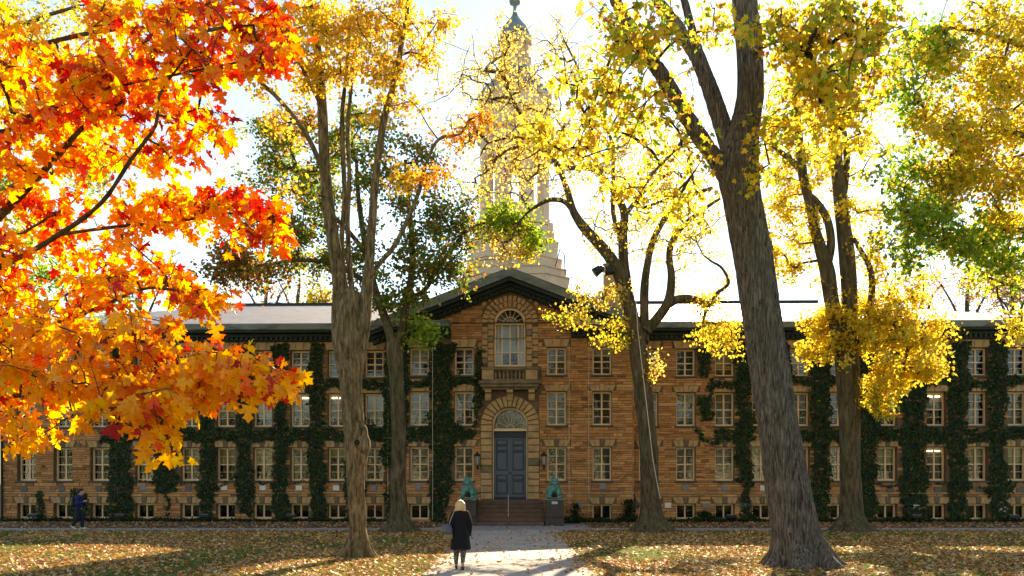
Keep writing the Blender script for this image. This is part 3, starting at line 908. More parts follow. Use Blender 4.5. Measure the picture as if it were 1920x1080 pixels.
# steps: six risers down to the apron
for k in range(6):
    zt = 1.17 - k * 0.195
    v0 = -3.0 - k * 0.36
    st = MB().bevbox(-1.75, 1.72, v0, PD - 0.1 if k == 0 else v0 + 0.42, zt - 0.195, zt, 0.02).build('step', M['step'], hall)
MB().box(-1.74, 1.71, -2.9, PD - 0.1, -0.2, 0.97).build('step_base', M['step'], hall)

# --- cornice, gutter and dentils
def cornice_run(u0, u1, v, parent=hall):
    MB().box(u0, u1, v - 0.22, v + 0.3, ZC, ZC + 0.2).box(u0, u1, v - 0.42, v + 0.3, ZC + 0.2, ZC + 0.34).build('cornice', M['cornice'], parent)
    mb = MB()
    n = int((u1 - u0) / 0.26)
    for k in range(n): mb.box(u0 + (k + 0.25) * (u1 - u0) / n, u0 + (k + 0.75) * (u1 - u0) / n, v - 0.36, v - 0.22, ZC + 0.05, ZC + 0.195)
    tag(mb.build('dentils', M['cornice'], parent), kind='stuff')
    MB().bevbox(u0, u1, v - 0.85, v + 0.3, ZC + 0.345, ZC + 0.46, 0.03).build('corona', M['cornice'], parent)
    MB().bevbox(u0, u1, v - 0.95, v + 0.3, ZC + 0.465, ZC + 0.80, 0.05).build('gutter', M['gutter'], parent)
cornice_run(UL - 0.9, -PW - 0.35, 0.0)
cornice_run(PW + 0.35, UR + 0.9, 0.0)
for a, b in ((-PW - 0.7, -3.05), (3.15, PW + 0.7)): cornice_run(a, b, PD)
for u0, u1 in ((UL - 0.9, UL - 0.02), (UR + 0.02, UR + 0.9)): MB().box(u0, u1, 0.4, 18.8, ZC + 0.2, ZC + 0.78).build('gutter', M['gutter'], hall)

# pediment: raking cornices with dentils
for s in (-1, 1):
    def rk(a, b, zo0, zo1, v0, v1, name, mat, bev=0):
        ua, ub = s * a, s * b
        P = [(ua, rake(ua) + zo0), (ub, rake(ub) + zo0), (ub, rake(ub) + zo1), (ua, rake(ua) + zo1)]
        if s < 0: P = P[::-1]
        return MB().prism_y(P, v0, v1).build(name, mat, hall)
    e = PW + 0.75
    rk(0.002, e, -1.04, -0.80, PD - 0.22, PD + 0.2, 'cornice', M['cornice'])
    rk(0.002, e, -0.80, -0.64, PD - 0.42, PD + 0.2, 'cornice', M['cornice'])
    rk(0.002, e, -0.635, -0.45, PD - 0.80, PD + 0.3, 'corona', M['cornice'])
    rk(0.002, e + 0.1, -0.445, -0.02, PD - 0.92, PD + 0.3, 'gutter', M['gutter'])
    mb = MB(); n = 26
    for k in range(n):
        a = 0.1 + (e - 0.2) * k / n; b = a + 0.13
        P = [(s * a, rake(a) - 1.0), (s * b, rake(b) - 1.0), (s * b, rake(b) - 0.83), (s * a, rake(a) - 0.83)]
        if s < 0: P = P[::-1]
        mb.prism_y(P, PD - 0.36, PD - 0.225)
    tag(mb.build('dentils', M['cornice'], hall), kind='stuff')

# --- roofs
def roof_face(mb_uv, pts):
    mb_uv.append(pts)
def build_roof(name, quads, mat):
    V, Fc, UVs = [], [], []
    for q in quads:
        P = [Vector(p) for p in q]
        e = (P[1] - P[0]).normalized(); nrm = e.cross(P[2] - P[0]).normalized(); w = nrm.cross(e)
        b = len(V)
        V += [tuple(p) for p in P]; Fc.append(tuple(range(b, b + len(P))))
        UVs += [((p - P[0]).dot(e), (p - P[0]).dot(w)) for p in P]
    me = bpy.data.meshes.new(name); me.from_pydata(V, [], Fc)
    uv = me.uv_layers.new(name='UVMap')
    for i, l in enumerate(me.loops): uv.data[i].uv = UVs[l.vertex_index]
    me.materials.append(mat)
    return link(bpy.data.objects.new(name, me), hall)
EZ, RZ, RV = 10.34, 13.35, 9.0
ea, eb, e0, e1 = UL - 0.95, UR + 0.95, -0.9, 18.9
ra, rb = UL + 9.2, UR - 9.2
main_roof = build_roof('roof', [[(ea, e0, EZ), (eb, e0, EZ), (rb, RV, RZ), (ra, RV, RZ)], [(eb, e0, EZ), (eb, e1, EZ), (rb, RV, RZ)], [(eb, e1, EZ), (ea, e1, EZ), (ra, RV, RZ), (rb, RV, RZ)], [(ea, e1, EZ), (ea, e0, EZ), (ra, RV, RZ)]], M['slate'])
MB().box(ra, rb, RV - 0.16, RV + 0.16, RZ - 0.05, RZ + 0.12).build('ridge_cap', M['cornice'], main_roof)
g0 = PD - 0.94
hw = PW + 0.85
build_roof('roof', [[(-hw, g0, rake(hw)), (0, g0, 13.0), (0, RV - 1, 13.0), (-hw, RV - 1, rake(hw))][::-1], [(hw, g0, rake(hw)), (hw, RV - 1, rake(hw)), (0, RV - 1, 13.0), (0, g0, 13.0)]], M['slate'])
ch = bpy.data.objects.new('chimney', None); link(ch, hall)
MB().box(5.3, 6.35, 4.2, 5.2, 11, 14.4).build('shaft', M['trim'], ch)
MB().bevbox(5.22, 6.43, 4.1, 5.3, 14.405, 14.65, 0.04).build('cap', M['trimdark'], ch)

# --- tower
tw = bpy.data.objects.new('tower', None); link(tw, hall); tw.location = (0.05, 8.2, 0)
def octa(ap): return ap / math.cos(math.pi / 8)
def octlathe(prof, name, mat, parent=tw, smooth=False):
    return MB().lathe(0, 0, [(z, octa(a)) for z, a in prof], 8, rot=math.pi / 8).build(name, mat, parent)
def squarebox(h, z0, z1, name, ch_=0.9):
    c = h * 0.42
    P = [(-h, -h + c), (-h + c, -h), (h - c, -h), (h, -h + c), (h, h - c), (h - c, h), (-h + c, h), (-h, h - c)]
    MB().rings([[(x, y, z0) for x, y in P], [(x, y, z1 - 0.08) for x, y in P], [(x * 1.025, y * 1.025, z1 - 0.07) for x, y in P], [(x * 1.025, y * 1.025, z1) for x, y in P]]).build(name, M['tower'], tw)
squarebox(3.26, 11.0, 14.35, 'plinth')
squarebox(3.08, 14.353, 14.85, 'plinth')
squarebox(2.83, 14.853, 15.5, 'plinth')
squarebox(2.62, 15.503, 16.6, 'plinth')
octlathe([(16.6, 2.32), (17.1, 2.32), (17.12, 2.45), (17.3, 2.45), (17.5, 2.36), (17.9, 2.36), (18.0, 2.18), (18.15, 2.18)], 'pedestal_stage', M['tower'])
for k in range(8):
    t = math.pi / 8 + k * math.pi / 4
    c, s_ = math.cos(t), math.sin(t)
    Rv = octa(2.12)
    vx = Vector((c * Rv, s_ * Rv, 0))
    def edge(sgn):
        t2 = t + sgn * math.pi / 4
        return (Vector((math.cos(t2) * Rv, math.sin(t2) * Rv, 0)) - vx).normalized()
    a, b = edge(1), edge(-1)
    w = 0.44
    inn = -Vector((c, s_, 0)) * 0.5
    ring = [vx + b * w, vx, vx + a * w, vx + a * w + inn * 0.9, vx + b * w + inn * 0.9]
    MB().rings([[(p.x, p.y, 18.15) for p in ring], [(p.x, p.y, 23.0) for p in ring]]).build('pier', M['tower'], tw)
    # arch head between this pier and the next
    e2 = vx + a * w; f2 = vx + a * (2 * 2.12 * math.tan(math.pi / 8) - w)
    L = (f2 - e2).length; d = (f2 - e2).normalized(); nrm = Vector((-(d.y), d.x, 0))
    if nrm.dot(vx) > 0: nrm = -nrm
    zs_ = 21.6
    top = [(0, 23.0), (L, 23.0)]
    pol = [(0, 23.0)] + [(L / 2 - L / 2 * math.cos(math.pi * q / 10), zs_ + L / 2 * math.sin(math.pi * q / 10)) for q in range(11)] + [(L, 23.0)]
    mb = MB()
    fr = [e2 + d * x + nrm * 0.05 + Vector((0, 0, z)) for x, z in pol]; bk = [e2 + d * x + nrm * 0.38 + Vector((0, 0, z)) for x, z in pol]
    for q in range(1, 11):
        zt = 23.0
        p0, p1 = pol[q], pol[q + 1]
        A = [e2 + d * p0[0] + nrm * 0.05 + Vector((0, 0, p0[1])), e2 + d * p1[0] + nrm * 0.05 + Vector((0, 0, p1[1])), e2 + d * p1[0] + nrm * 0.05 + Vector((0, 0, 23)), e2 + d * p0[0] + nrm * 0.05 + Vector((0, 0, 23))]
        B = [p + nrm * 0.33 for p in A]
        mb.rings([[tuple(p) for p in A], [tuple(p) for p in B]])
    mb.build('arch', M['tower'], tw)
    # low balustrade panel in the opening
    A = [e2 + nrm * 0.1 + Vector((0, 0, 18.15)), f2 + nrm * 0.1 + Vector((0, 0, 18.15)), f2 + nrm * 0.1 + Vector((0, 0, 18.9)), e2 + nrm * 0.1 + Vector((0, 0, 18.9))]
    MB().rings([[tuple(p) for p in A], [tuple(p + nrm * 0.15) for p in A]]).build('parapet_panel', M['tower'], tw)
octlathe([(23.0, 2.16), (23.4, 2.16), (23.45, 2.38), (23.7, 2.45), (23.9, 2.45)], 'cornice', M['tower'])
octlathe([(23.903, 2.2), (25.5, 2.16), (25.6, 2.28), (25.85, 2.28)], 'clock_stage', M['tower'])
octlathe([(25.853, 2.2), (26.1, 2.05), (26.5, 1.78), (26.9, 1.42), (27.3, 1.12), (27.6, 0.98), (27.75, 0.98)], 'dome', M['copper'])
octlathe([(27.753, 0.92), (28.25, 0.92), (28.27, 1.0), (28.35, 1.0)], 'lantern_base', M['tower'])
for k in range(8):
    t = math.pi / 8 + k * math.pi / 4
    MB().lathe(0.80 * math.cos(t), 0.80 * math.sin(t), [(28.35, 0.14), (29.3, 0.12)], 8).build('lantern_column', M['tower'], tw, smooth=True)
octlathe([(29.3, 0.93), (29.5, 0.93), (29.52, 1.05), (29.7, 1.05)], 'lantern_cornice', M['tower'])
octlathe([(29.703, 0.95), (30.0, 0.86), (30.4, 0.68), (30.75, 0.42), (30.95, 0.28), (31.1, 0.2)], 'lantern_roof', M['copper'])
MB().lathe(0, 0, [(31.1, 0.2), (31.5, 0.1), (31.8, 0.12), (31.9, 0.32), (32.1, 0.36), (32.3, 0.28), (32.4, 0.12), (32.8, 0.05), (33.4, 0.02)], 14).build('finial', M['copper'], tw, smooth=True)
MB().tube([(2.45, -2.3, 14.9), (2.75, -2.3, 16.0), (3.0, -2.3, 15.6), (3.05, -2.3, 14.4)], 0.03, 6).build('handrail', M['iron'], tw)

# --- plaques on the front wall
for px, py, k, d in [(46, 917, 'd', 0), (117, 917, 'd', 0), (186, 916, 'd', 0), (269, 915, 'g', 0), (354, 915, 'd', 0), (421, 914, 'w', 0), (493, 914.5, 'w', 0), (561, 915, 'w', 0), (631, 915, 'w', 0), (701, 914, 'g', 0),
                     (785, 914, 'g', 1), (828, 949, 'g', 1), (1130, 913, 'g', 1), (1086, 947, 'g', 1), (1286, 914, 'g', 0), (1358, 915, 'g', 0), (1431, 915, 'w', 0), (1197, 947, 'd', 0), (1252, 947.5, 'w', 0), (1323, 948, 'g', 0), (1394, 947, 'd', 0),
                     (1668, 917, 'd', 0), (1757, 918, 'd', 0), (1836, 917, 'd', 0), (1911, 919, 'd', 0), (1717, 951, 'w', 0), (1878, 955, 'w', 0)]:
    v = PD if d else 0.0
    u = U(px, v); Y = HYY - u * SN + v
    z = CAM_H + (HY - py) * Y / F
    MB().bevbox(u - 0.17, u + 0.17, v - 0.085, v + 0.02, z - 0.135, z + 0.135, 0.012).build('plaque', M['plate_' + k], hall)
MB().tube([(UL + 0.1, -0.12, 0.02), (UL + 0.1, -0.12, 9.5)], 0.07, 8).build('downpipe', M['iron'], hall)
MB().tube([(PW + 0.14, -0.1, 0.02), (PW + 0.14, -0.1, 1.5)], 0.05, 8).build('downpipe', M['iron'], hall)

# ------------------------------------------------------------------ leaves
def sym(half):
    """mirror a half outline (first and last on the axis) into a closed outline"""
    return np.array(half + [(-x, y) for x, y in half[-2:0:-1]])
def fan_leaf(half, centre=(0, 0.32), curl=0.22, fold=0.22):
    o = sym(half); n = len(o)
    P = np.vstack([[centre], o])
    z = -fold * np.abs(P[:, 0]) ** 1.2 - curl * np.clip(P[:, 1], 0, 2) ** 2 + 0.03
    V = np.column_stack([P, z])
    Fc = np.array([(0, 1 + i, 1 + (i + 1) % n) for i in range(n)])
    return V, Fc
LEAF_BIG = fan_leaf([(0, 0), (0.20, -0.05), (0.42, -0.12), (0.35, 0.08), (0.30, 0.15), (0.48, 0.19), (0.68, 0.42), (0.47, 0.44), (0.41, 0.53), (0.22, 0.45), (0.20, 0.62), (0.31, 0.75), (0.14, 0.81), (0, 1.04)])
LEAF_MID = fan_leaf([(0, 0), (0.38, -0.07), (0.28, 0.16), (0.62, 0.42), (0.22, 0.47), (0.22, 0.76), (0, 1.0)])
V_ = np.array([(0, 0, 0), (0.34, 0.3, -0.09), (0.26, 0.75, -0.12), (0, 1, -0.1), (-0.26, 0.75, -0.12), (-0.34, 0.3, -0.09)])
LEAF_SMALL = (V_, np.array([(0, 1, 2, 3), (0, 3, 4, 5)]))

half = [(0, 0), (0.34, 0.0), (0.55, 0.42), (0.2, 0.5), (0, 1.0)]
oo = sym(half)
LEAF_MID_LOW = (np.column_stack([oo, 0.12 * np.abs(oo[:, 0]) + 0.1 * (oo[:, 1] - 0.4) ** 2]), np.array([(0, 1, 2, 3), (0, 3, 4, 5), (0, 5, 6, 7)]))

def unit(a): return a / (np.linalg.norm(a, axis=1)[:, None] + 1e-9)
def leaf_frames(n, droop, rng, face=None):
    """tip direction, side and normal for n leaves: tips hang by droop, blades turn at random"""
    t = unit(rng.normal(size=(n, 3)) * [1, 1, 0.7] + np.array([0, 0, -droop]))
    w = rng.normal(size=(n, 3))
    if face is not None: w = w * 0.75 + np.asarray(face)
    nn = unit(w - t * (w * t).sum(1)[:, None])
    x = np.cross(t, nn)
    return x, t, nn
def leaves_arrays(tmpl, pos, size, fr, colors):
    V, Fc = tmpl
    x, t, nn = fr
    P = pos[:, None, :] + size[:, None, None] * (V[None, :, 0, None] * x[:, None, :] + V[None, :, 1, None] * t[:, None, :] + V[None, :, 2, None] * nn[:, None, :])
    n, k = P.shape[:2]
    FF = (Fc[None] + (np.arange(n) * k)[:, None, None]).reshape(-1, Fc.shape[1])
    return P.reshape(-1, 3), FF, np.repeat(colors, k, axis=0)

PALS = {
    'gold':  ([(0.72, 0.43, 0.030), (0.74, 0.50, 0.05), (0.68, 0.34, 0.02), (0.60, 0.44, 0.05), (0.36, 0.33, 0.04)], [.32, .28, .2, .14, .06]),
    'amber': ([(0.70, 0.45, 0.03), (0.72, 0.52, 0.05), (0.52, 0.46, 0.04), (0.66, 0.36, 0.02), (0.28, 0.34, 0.03)], [.3, .26, .2, .12, .12]),
    'yellow': ([(0.74, 0.55, 0.045), (0.72, 0.58, 0.08), (0.72, 0.47, 0.03), (0.54, 0.52, 0.05), (0.60, 0.30, 0.03)], [.34, .28, .18, .14, .06]),
    'pale':  ([(0.66, 0.48, 0.10), (0.70, 0.54, 0.14), (0.62, 0.40, 0.07), (0.50, 0.44, 0.10), (0.60, 0.34, 0.06)], [.32, .26, .2, .14, .08]),
    'yelgreen': ([(0.70, 0.50, 0.04), (0.46, 0.46, 0.035), (0.22, 0.32, 0.025), (0.70, 0.40, 0.03), (0.42, 0.20, 0.03)], [.36, .22, .2, .14, .08]),
    'green': ([(0.18, 0.32, 0.022), (0.26, 0.38, 0.025), (0.12, 0.22, 0.018), (0.50, 0.48, 0.035), (0.62, 0.42, 0.03)], [.32, .26, .2, .14, .08]),
    'oak':   ([(0.12, 0.19, 0.02), (0.19, 0.24, 0.025), (0.08, 0.13, 0.016), (0.42, 0.14, 0.03), (0.52, 0.34, 0.03), (0.30, 0.32, 0.03)], [.28, .24, .16, .12, .1, .1]),
    'rust':  ([(0.46, 0.15, 0.03), (0.30, 0.11, 0.03), (0.20, 0.23, 0.03), (0.52, 0.27, 0.03), (0.13, 0.16, 0.02)], [.26, .2, .24, .16, .14]),
    'orange': ([(0.74, 0.30, 0.03), (0.72, 0.40, 0.03), (0.66, 0.22, 0.02)], [.4, .4, .2]),
    'pink':  ([(0.40, 0.22, 0.15), (0.46, 0.30, 0.16), (0.50, 0.36, 0.10)], [.4, .35, .25]),
}
def pal_colors(key, n, rng):
    c, w = PALS[key]
    C = np.array(c)[rng.choice(len(c), n, p=np.array(w) / sum(w))]
    return np.clip(C * 1.06 * rng.uniform(0.8, 1.15, (n, 1)) * rng.uniform(0.94, 1.06, (n, 3)), 0, 0.9)

# ------------------------------------------------------------------ trees
def bark_tube(ctrl, step, sides, amp, seed, lump=0.06, fur=(16, 2.2)):
    """swept limb: uneven outline and furrows in the bark as real relief. ctrl rows (x,y,z,r)"""
    C = catmull(ctrl, step)
    V, Q = tube_np(C[:, :3], C[:, 3], sides)
    cen = np.repeat(C[:, :3], sides, 0); rr = np.repeat(C[:, 3], sides)
    d = V - cen; L = np.linalg.norm(d, axis=1)[:, None] + 1e-9; d = d / L
    big = vnoise(V * [2.2, 2.2, 1.1], seed)
    fine = vnoise(V * [fur[0], fur[0], fur[1]], seed + 1)
    ridge = 1 - np.abs(fine) * 2
    V = V + d * (rr * lump * big + amp * ridge)[:, None]
    return V, Q, C

def px_ctrl(rows, Y0, ws=1.0):
    """rows (px, py, width_px, dY) -> (x,y,z,r)"""
    out = []
    for r in rows:
        px, py, w = r[:3]; dY = r[3] if len(r) > 3 else 0.0
        Y = Y0 + dY; p = at(px, py, Y)
        out.append((p.x, p.y, p.z, ws * w / 2 * Y / F))
    return out

def grow(skel, attr, rng, seg=0.4, up=0.10, jit=0.10, avoid_down=0.35):
    """branches from the limbs to every attractor, nearest first; returns list of (points, radii, attractor_index)"""
    n0 = len(skel); A = len(attr)
    cap = n0 + A * 14
    nodes = np.zeros((cap, 3)); nodes[:n0] = skel[:, :3]
    par = -np.ones(cap, int); cnt = np.zeros(cap); n = n0
    d0 = np.min(np.linalg.norm(attr[:, None, :] - skel[None, :, :3], axis=2), axis=1)
    paths = []
    for ai in np.argsort(d0):
        a = attr[ai]
        D = a - nodes[:n]
        dist = np.linalg.norm(D, axis=1)
        cost = dist + avoid_down * np.clip(-D[:, 2], 0, None)
        j = int(np.argmin(cost))
        L = dist[j]
        m = int(min(12, max(2, round(L / seg))))
        t = np.linspace(0, 1, m + 1)[1:, None]
        s = nodes[j]
        ctl = (s + a) / 2 + np.array([0, 0, up * L]) + rng.normal(size=3) * jit * L
        P = (1 - t) ** 2 * s + 2 * (1 - t) * t * ctl + t ** 2 * a
        if m > 2: P[:-1] += rng.normal(size=(m, 3))[:-1] * 0.04 * L / m * 2
        idx = np.arange(n, n + m)
        nodes[idx] = P; par[idx[0]] = j; par[idx[1:]] = idx[:-1]
        n += m
        paths.append((j, idx, ai))
    for j, idx, ai in paths:
        k = idx[-1]
        while k >= n0:
            cnt[k] += 1; k = par[k]
    return nodes, paths, cnt, n0

def build_branches(name, nodes, paths, cnt, n0, skel_r, rmin, rk, mat, parent):
    Vs, Qs, b = [], [], 0
    for j, idx, ai in paths:
        P = np.vstack([nodes[j], nodes[idx]])
        rr = np.maximum(rmin, rk * cnt[idx] ** 0.5)
        r0 = min(rr[0] * 1.15, skel_r[j] * 0.8) if j < n0 else rr[0] * 1.05
        rad = np.concatenate([[max(r0, rmin)], rr])
        rad[-1] *= 0.6
        V, Q = tube_np(P, rad, 5 if rad[0] > 0.02 else 4)
        Vs.append(V); Qs.append(Q + b); b += len(V)
    if Vs: tag(np_mesh(name, np.vstack(Vs), [np.vstack(Qs)], mat, parent, smooth=True), kind='stuff')

def plant_tree(name, label, cat, Y0, base_px, trunk, limbs, clusters, bark, tmpl, leaf_size, per, seed, sides=40, step=0.12, amp=0.012, lump=0.06,
               rmin=0.006, rk=0.009, spread=0.3, droop=0.5, flare=None, group=None, leafmat='leaf', fur=(16, 2.2), up=0.1, seg=0.4, ws=1.0, wl=1.0):
    rng = np.random.default_rng(seed)
    b = at(base_px[0], base_px[1], Y0); b.z = 0
    root = empty(name, b); tag(root, label, cat, group)
    off = np.array([b.x, b.y, 0])
    skel = []
    tc = px_ctrl(trunk, Y0, ws)
    V, Q, C = bark_tube(tc, step, sides, amp, seed, lump, fur)
    if flare:            # buttress roots spreading at the foot
        hgt, ext, nr = flare
        cen = np.repeat(C[:, :3], sides, 0)
        d = V - cen; ang = np.arctan2(d[:, 1], d[:, 0])
        k = np.clip(1 - V[:, 2] / hgt, 0, 1.3) ** 2.2
        lob = 0.55 + 0.45 * np.cos(ang * nr + seed + 0.8 * np.sin(ang * 2))
        L = np.linalg.norm(d[:, :2], axis=1)[:, None] + 1e-9
        V[:, :2] += d[:, :2] / L * (ext * k * lob)[:, None]
    np_mesh('trunk', V - off, [Q], M[bark], root, smooth=True)
    skel.append(C[C[:, 2] > 3.0])
    for li, rows in enumerate(limbs):
        lc = px_ctrl(rows, Y0, wl)
        s_ = max(8, int(sides * 0.6)) if lc[0][3] > 0.08 else 8
        V, Q, C = bark_tube(lc, step if lc[0][3] > 0.08 else step * 1.6, s_, amp * min(1, lc[0][3] / 0.2), seed + 7 * li + 3, lump, fur)
        np_mesh('limb', V - off, [Q], M[bark], root, smooth=True)
        skel.append(C)
    skel = np.vstack(skel)
    attr, meta = [], []
    for cl in clusters:
        px, py, rx, ry, dY, rY, n, pal = cl[:8]
        pm = cl[8] if len(cl) > 8 else 1.0
        q = np.clip(rng.normal(size=(n, 3)) * 0.52, -1.4, 1.4)
        for k in range(n):
            p = at(px + rx * q[k, 0], py + ry * q[k, 1], Y0 + dY + rY * q[k, 2])
            attr.append(tuple(p)); meta.append((pal, pm))
    attr = np.array(attr)
    nodes, paths, cnt, n0 = grow(skel, attr, rng, seg, up)
    nodes_l = nodes - off
    build_branches('twigs', nodes_l, paths, cnt, n0, skel[:, 3], rmin, rk, M['twig'] if bark != 'bark_dark' else M['bark_dark'], root)
    pos, cols, = [], []
    for j, idx, ai in paths:
        pal, pm = meta[ai]
        m = rng.poisson(per * pm)
        if m == 0: continue
        P = np.vstack([nodes[j], nodes[idx]]) if len(idx) < 3 else nodes[idx]
        t = 1 - rng.uniform(0, 1, m) ** 1.6 * 0.75
        f = t * (len(P) - 1); i0 = np.minimum(f.astype(int), len(P) - 2); fr_ = (f - i0)[:, None]
        base = P[i0] * (1 - fr_) + P[i0 + 1] * fr_
        o = unit(rng.normal(size=(m, 3))) * (rng.uniform(0, 1, (m, 1)) ** 0.6) * spread
        o[:, 2] = o[:, 2] * 0.8 - 0.15 * spread
        pos.append(base + o); cols.append(pal_colors(pal, m, rng))
    if not pos: return root, skel
    pos = np.vstack(pos); cols = np.vstack(cols)
    ls = leaf_size * rng.uniform(0.65, 1.25, len(pos))
    V, Fc, Cc = leaves_arrays(tmpl, pos - off, ls, leaf_frames(len(pos), droop, rng), cols)
    cr = np_mesh('crown', V, [Fc], M[leafmat], root, colors=Cc)
    tag(cr, kind='stuff')
    return root, skel

# tree at the left of the path, several stems
plant_tree('shade_tree', 'brown barked tree with several upright stems, a knot hole and gold leaves', 'tree', 23.2, (670, 1046),
    [(668, 1052, 62), (671, 1020, 52), (671, 985, 48), (669, 930, 49), (667, 880, 52), (666, 835, 60), (663, 790, 60), (658, 720, 65), (655, 660, 70), (654, 610, 72), (656, 570, 66), (660, 545, 46)],
    [[(652, 740, 26), (646, 690, 42), (641, 640, 48), (638, 590, 44), (637, 530, 38), (626, 460, 34), (616, 390, 31), (609, 310, 28), (606, 240, 27), (602, 170, 24), (594, 80, 19), (580, 0, 15), (570, -60, 10)],
     [(664, 730, 26), (670, 680, 38), (678, 620, 42), (686, 560, 33), (692, 500, 26), (697, 430, 23), (703, 350, 20), (711, 280, 18), (722, 215, 17), (740, 150, 15), (755, 70, 12), (766, 0, 9), (775, -50, 6)],
     [(655, 570, 18, .2), (645, 520, 14, .4), (641, 450, 13, .5), (646, 370, 12, .5), (643, 290, 12, .5), (642, 210, 11, .5), (652, 110, 9, .4), (656, 20, 6, .3)],
     [(662, 560, 16, .1), (656, 500, 13, .2), (652, 420, 12, .3), (655, 330, 11, .3), (652, 240, 10, .4), (660, 150, 8, .5), (668, 60, 6, .5)],
     [(692, 520, 14, -.1), (715, 490, 13, -.2), (740, 460, 13, -.3), (765, 410, 12, -.4), (785, 360, 11, -.5), (800, 305, 9, -.6), (822, 262, 8, -.7), (862, 252, 5, -.8)],
     [(622, 420, 10, -.1), (606, 330, 13, -.2), (585, 272, 13, -.4), (558, 228, 12, -.5), (520, 183, 11, -.6), (486, 152, 9, -.7), (455, 118, 7, -.8)],
     [(608, 250, 14, 0), (598, 190, 12, -.2), (575, 145, 10, -.4), (545, 80, 8, -.6), (530, 20, 6, -.8)]],
    [(640, 40, 140, 60, 0, 2.0, 55, 'gold', 1.1), (740, 45, 100, 60, 0, 1.8, 34, 'gold'), (560, 50, 90, 60, -.5, 1.5, 34, 'gold'), (690, 120, 90, 40, 0, 1.5, 24, 'gold'),
     (800, 90, 45, 45, 0, 1.2, 8, 'gold', .8), (765, 180, 45, 45, 0, 1.2, 8, 'gold', .8), (700, 200, 60, 35, .5, 1.2, 10, 'gold', .7), (590, 140, 70, 45, 0, 1.4, 20, 'gold'),
     (755, 330, 40, 32, .3, .8, 10, 'gold', .8), (815, 325, 28, 22, -.6, .5, 6, 'orange'), (855, 245, 30, 20, -.8, .5, 5, 'orange', .8), (520, 240, 40, 40, -.6, .8, 8, 'gold', .7), (480, 130, 60, 50, -.8, 1, 16, 'gold'), (560, 330, 40, 30, -.4, .8, 6, 'gold', .6), (905, 220, 28, 14, -.8, .4, 5, 'orange', 1.0)],
    'bark_brown', LEAF_MID, 0.11, 38, 3, sides=96, step=0.06, amp=0.015, lump=0.055, flare=(0.95, 0.36, 7), ws=0.63, wl=0.70, spread=0.42, droop=0.5, fur=(20, 3.0))
# burl, knot and root details of that tree
tr = [o for o in scene.objects if o.name == 'shade_tree'][0]
bz = at(666, 832, 23.2)
kb = MB()
kb.ball(0.22, -0.1, bz.z - 0.05, 0.16, 0.18, 0.34).ball(0.21, -0.1, bz.z + 0.25, 0.10, 0.14, 0.26).ball(0.20, -0.1, bz.z - 0.38, 0.10, 0.14, 0.26).ball(0.27, -0.08, bz.z - 0.12, 0.11, 0.12, 0.16).ball(-0.24, -0.06, bz.z - 0.02, 0.11, 0.14, 0.22).ball(0.05, -0.22, bz.z + 0.0, 0.17, 0.13, 0.2)
remeshed(kb, 'burl', M['bark_brown'], 0.025, tr, 3)
MB().lathe(0, 0, [(0, 0.055), (0.02, 0.075), (0.04, 0.05), (0.041, 0.04), (-0.02, 0.03)], 12).build('knot_hole', M['void'], tr).matrix_local = Matrix.Translation((0.06, -0.34, bz.z + 0.02)) @ Matrix.Rotation(R(90), 4, 'X')

# oak behind it, close to the walkway
plant_tree('oak_tree', 'slim dark oak with green and rust leaves left of the pediment', 'tree', 35.3, (748, 997),
    [(750, 1002, 52), (749, 980, 40), (748, 950, 33), (746, 900, 29), (748, 830, 27), (746, 760, 26), (743, 700, 27), (740, 660, 31), (740, 635, 30)],
    [[(738, 655, 20), (728, 615, 17), (714, 575, 15), (702, 540, 14), (690, 490, 12), (680, 430, 10), (672, 370, 8), (668, 300, 6)],
     [(744, 655, 20), (755, 615, 16), (762, 570, 14), (772, 510, 12), (772, 440, 10), (765, 370, 8), (760, 300, 6)],
     [(700, 540, 11), (660, 512, 9, -.5), (610, 492, 8, -1), (555, 488, 7, -1.4), (495, 497, 5, -1.6), (440, 500, 4, -1.7)],
     [(765, 560, 11), (795, 545, 9, .4), (820, 505, 8, .6), (850, 465, 7, .6), (880, 430, 5, .5), (930, 415, 4, .3), (990, 425, 3, .1)],
     [(690, 480, 9), (650, 430, 8, .8), (600, 380, 7, 1.2), (560, 320, 6, 1.5), (540, 260, 5, 1.6)]],
    [(470, 500, 90, 40, -1.5, 2, 34, 'rust'), (425, 485, 50, 45, -1.5, 1.5, 16, 'rust'), (545, 445, 70, 55, -.8, 2, 32, 'oak'), (520, 300, 60, 80, 1, 2, 36, 'oak'), (560, 220, 60, 45, 1, 2, 18, 'rust'), (590, 340, 80, 80, .8, 2, 40, 'oak'),
     (725, 330, 80, 85, 0, 2.5, 44, 'oak'), (695, 235, 70, 55, 0, 2, 18, 'oak', .8), (790, 300, 45, 55, 0, 1.5, 10, 'rust', .6), (830, 400, 45, 50, .4, 1.5, 20, 'oak', .8), (870, 430, 50, 35, .4, 1.5, 16, 'oak'),
     (790, 480, 70, 55, 0, 2, 38, 'oak'), (735, 555, 60, 36, 0, 2, 20, 'oak'), (795, 618, 28, 34, -.4, 1.0, 11, 'green'), (850, 510, 35, 35, .3, 1, 10, 'oak', .8), (945, 408, 60, 28, .3, 1.0, 26, 'green'), (1000, 440, 25, 22, .1, .8, 8, 'green', .8),
     (960, 462, 45, 18, .2, .8, 9, 'yelgreen', .7), (640, 480, 80, 75, 0, 2, 34, 'oak'), (875, 360, 30, 25, .4, 1, 5, 'oak', .6), (480, 400, 60, 50, 0, 2, 20, 'rust', .8), (640, 250, 50, 50, .5, 1.5, 14, 'oak', .8)],
    'bark_dark', LEAF_SMALL, 0.155, 64, 5, sides=36, step=0.14, amp=0.008, flare=(0.9, 0.45, 6), spread=0.6, droop=0.35, rk=0.012, rmin=0.008)

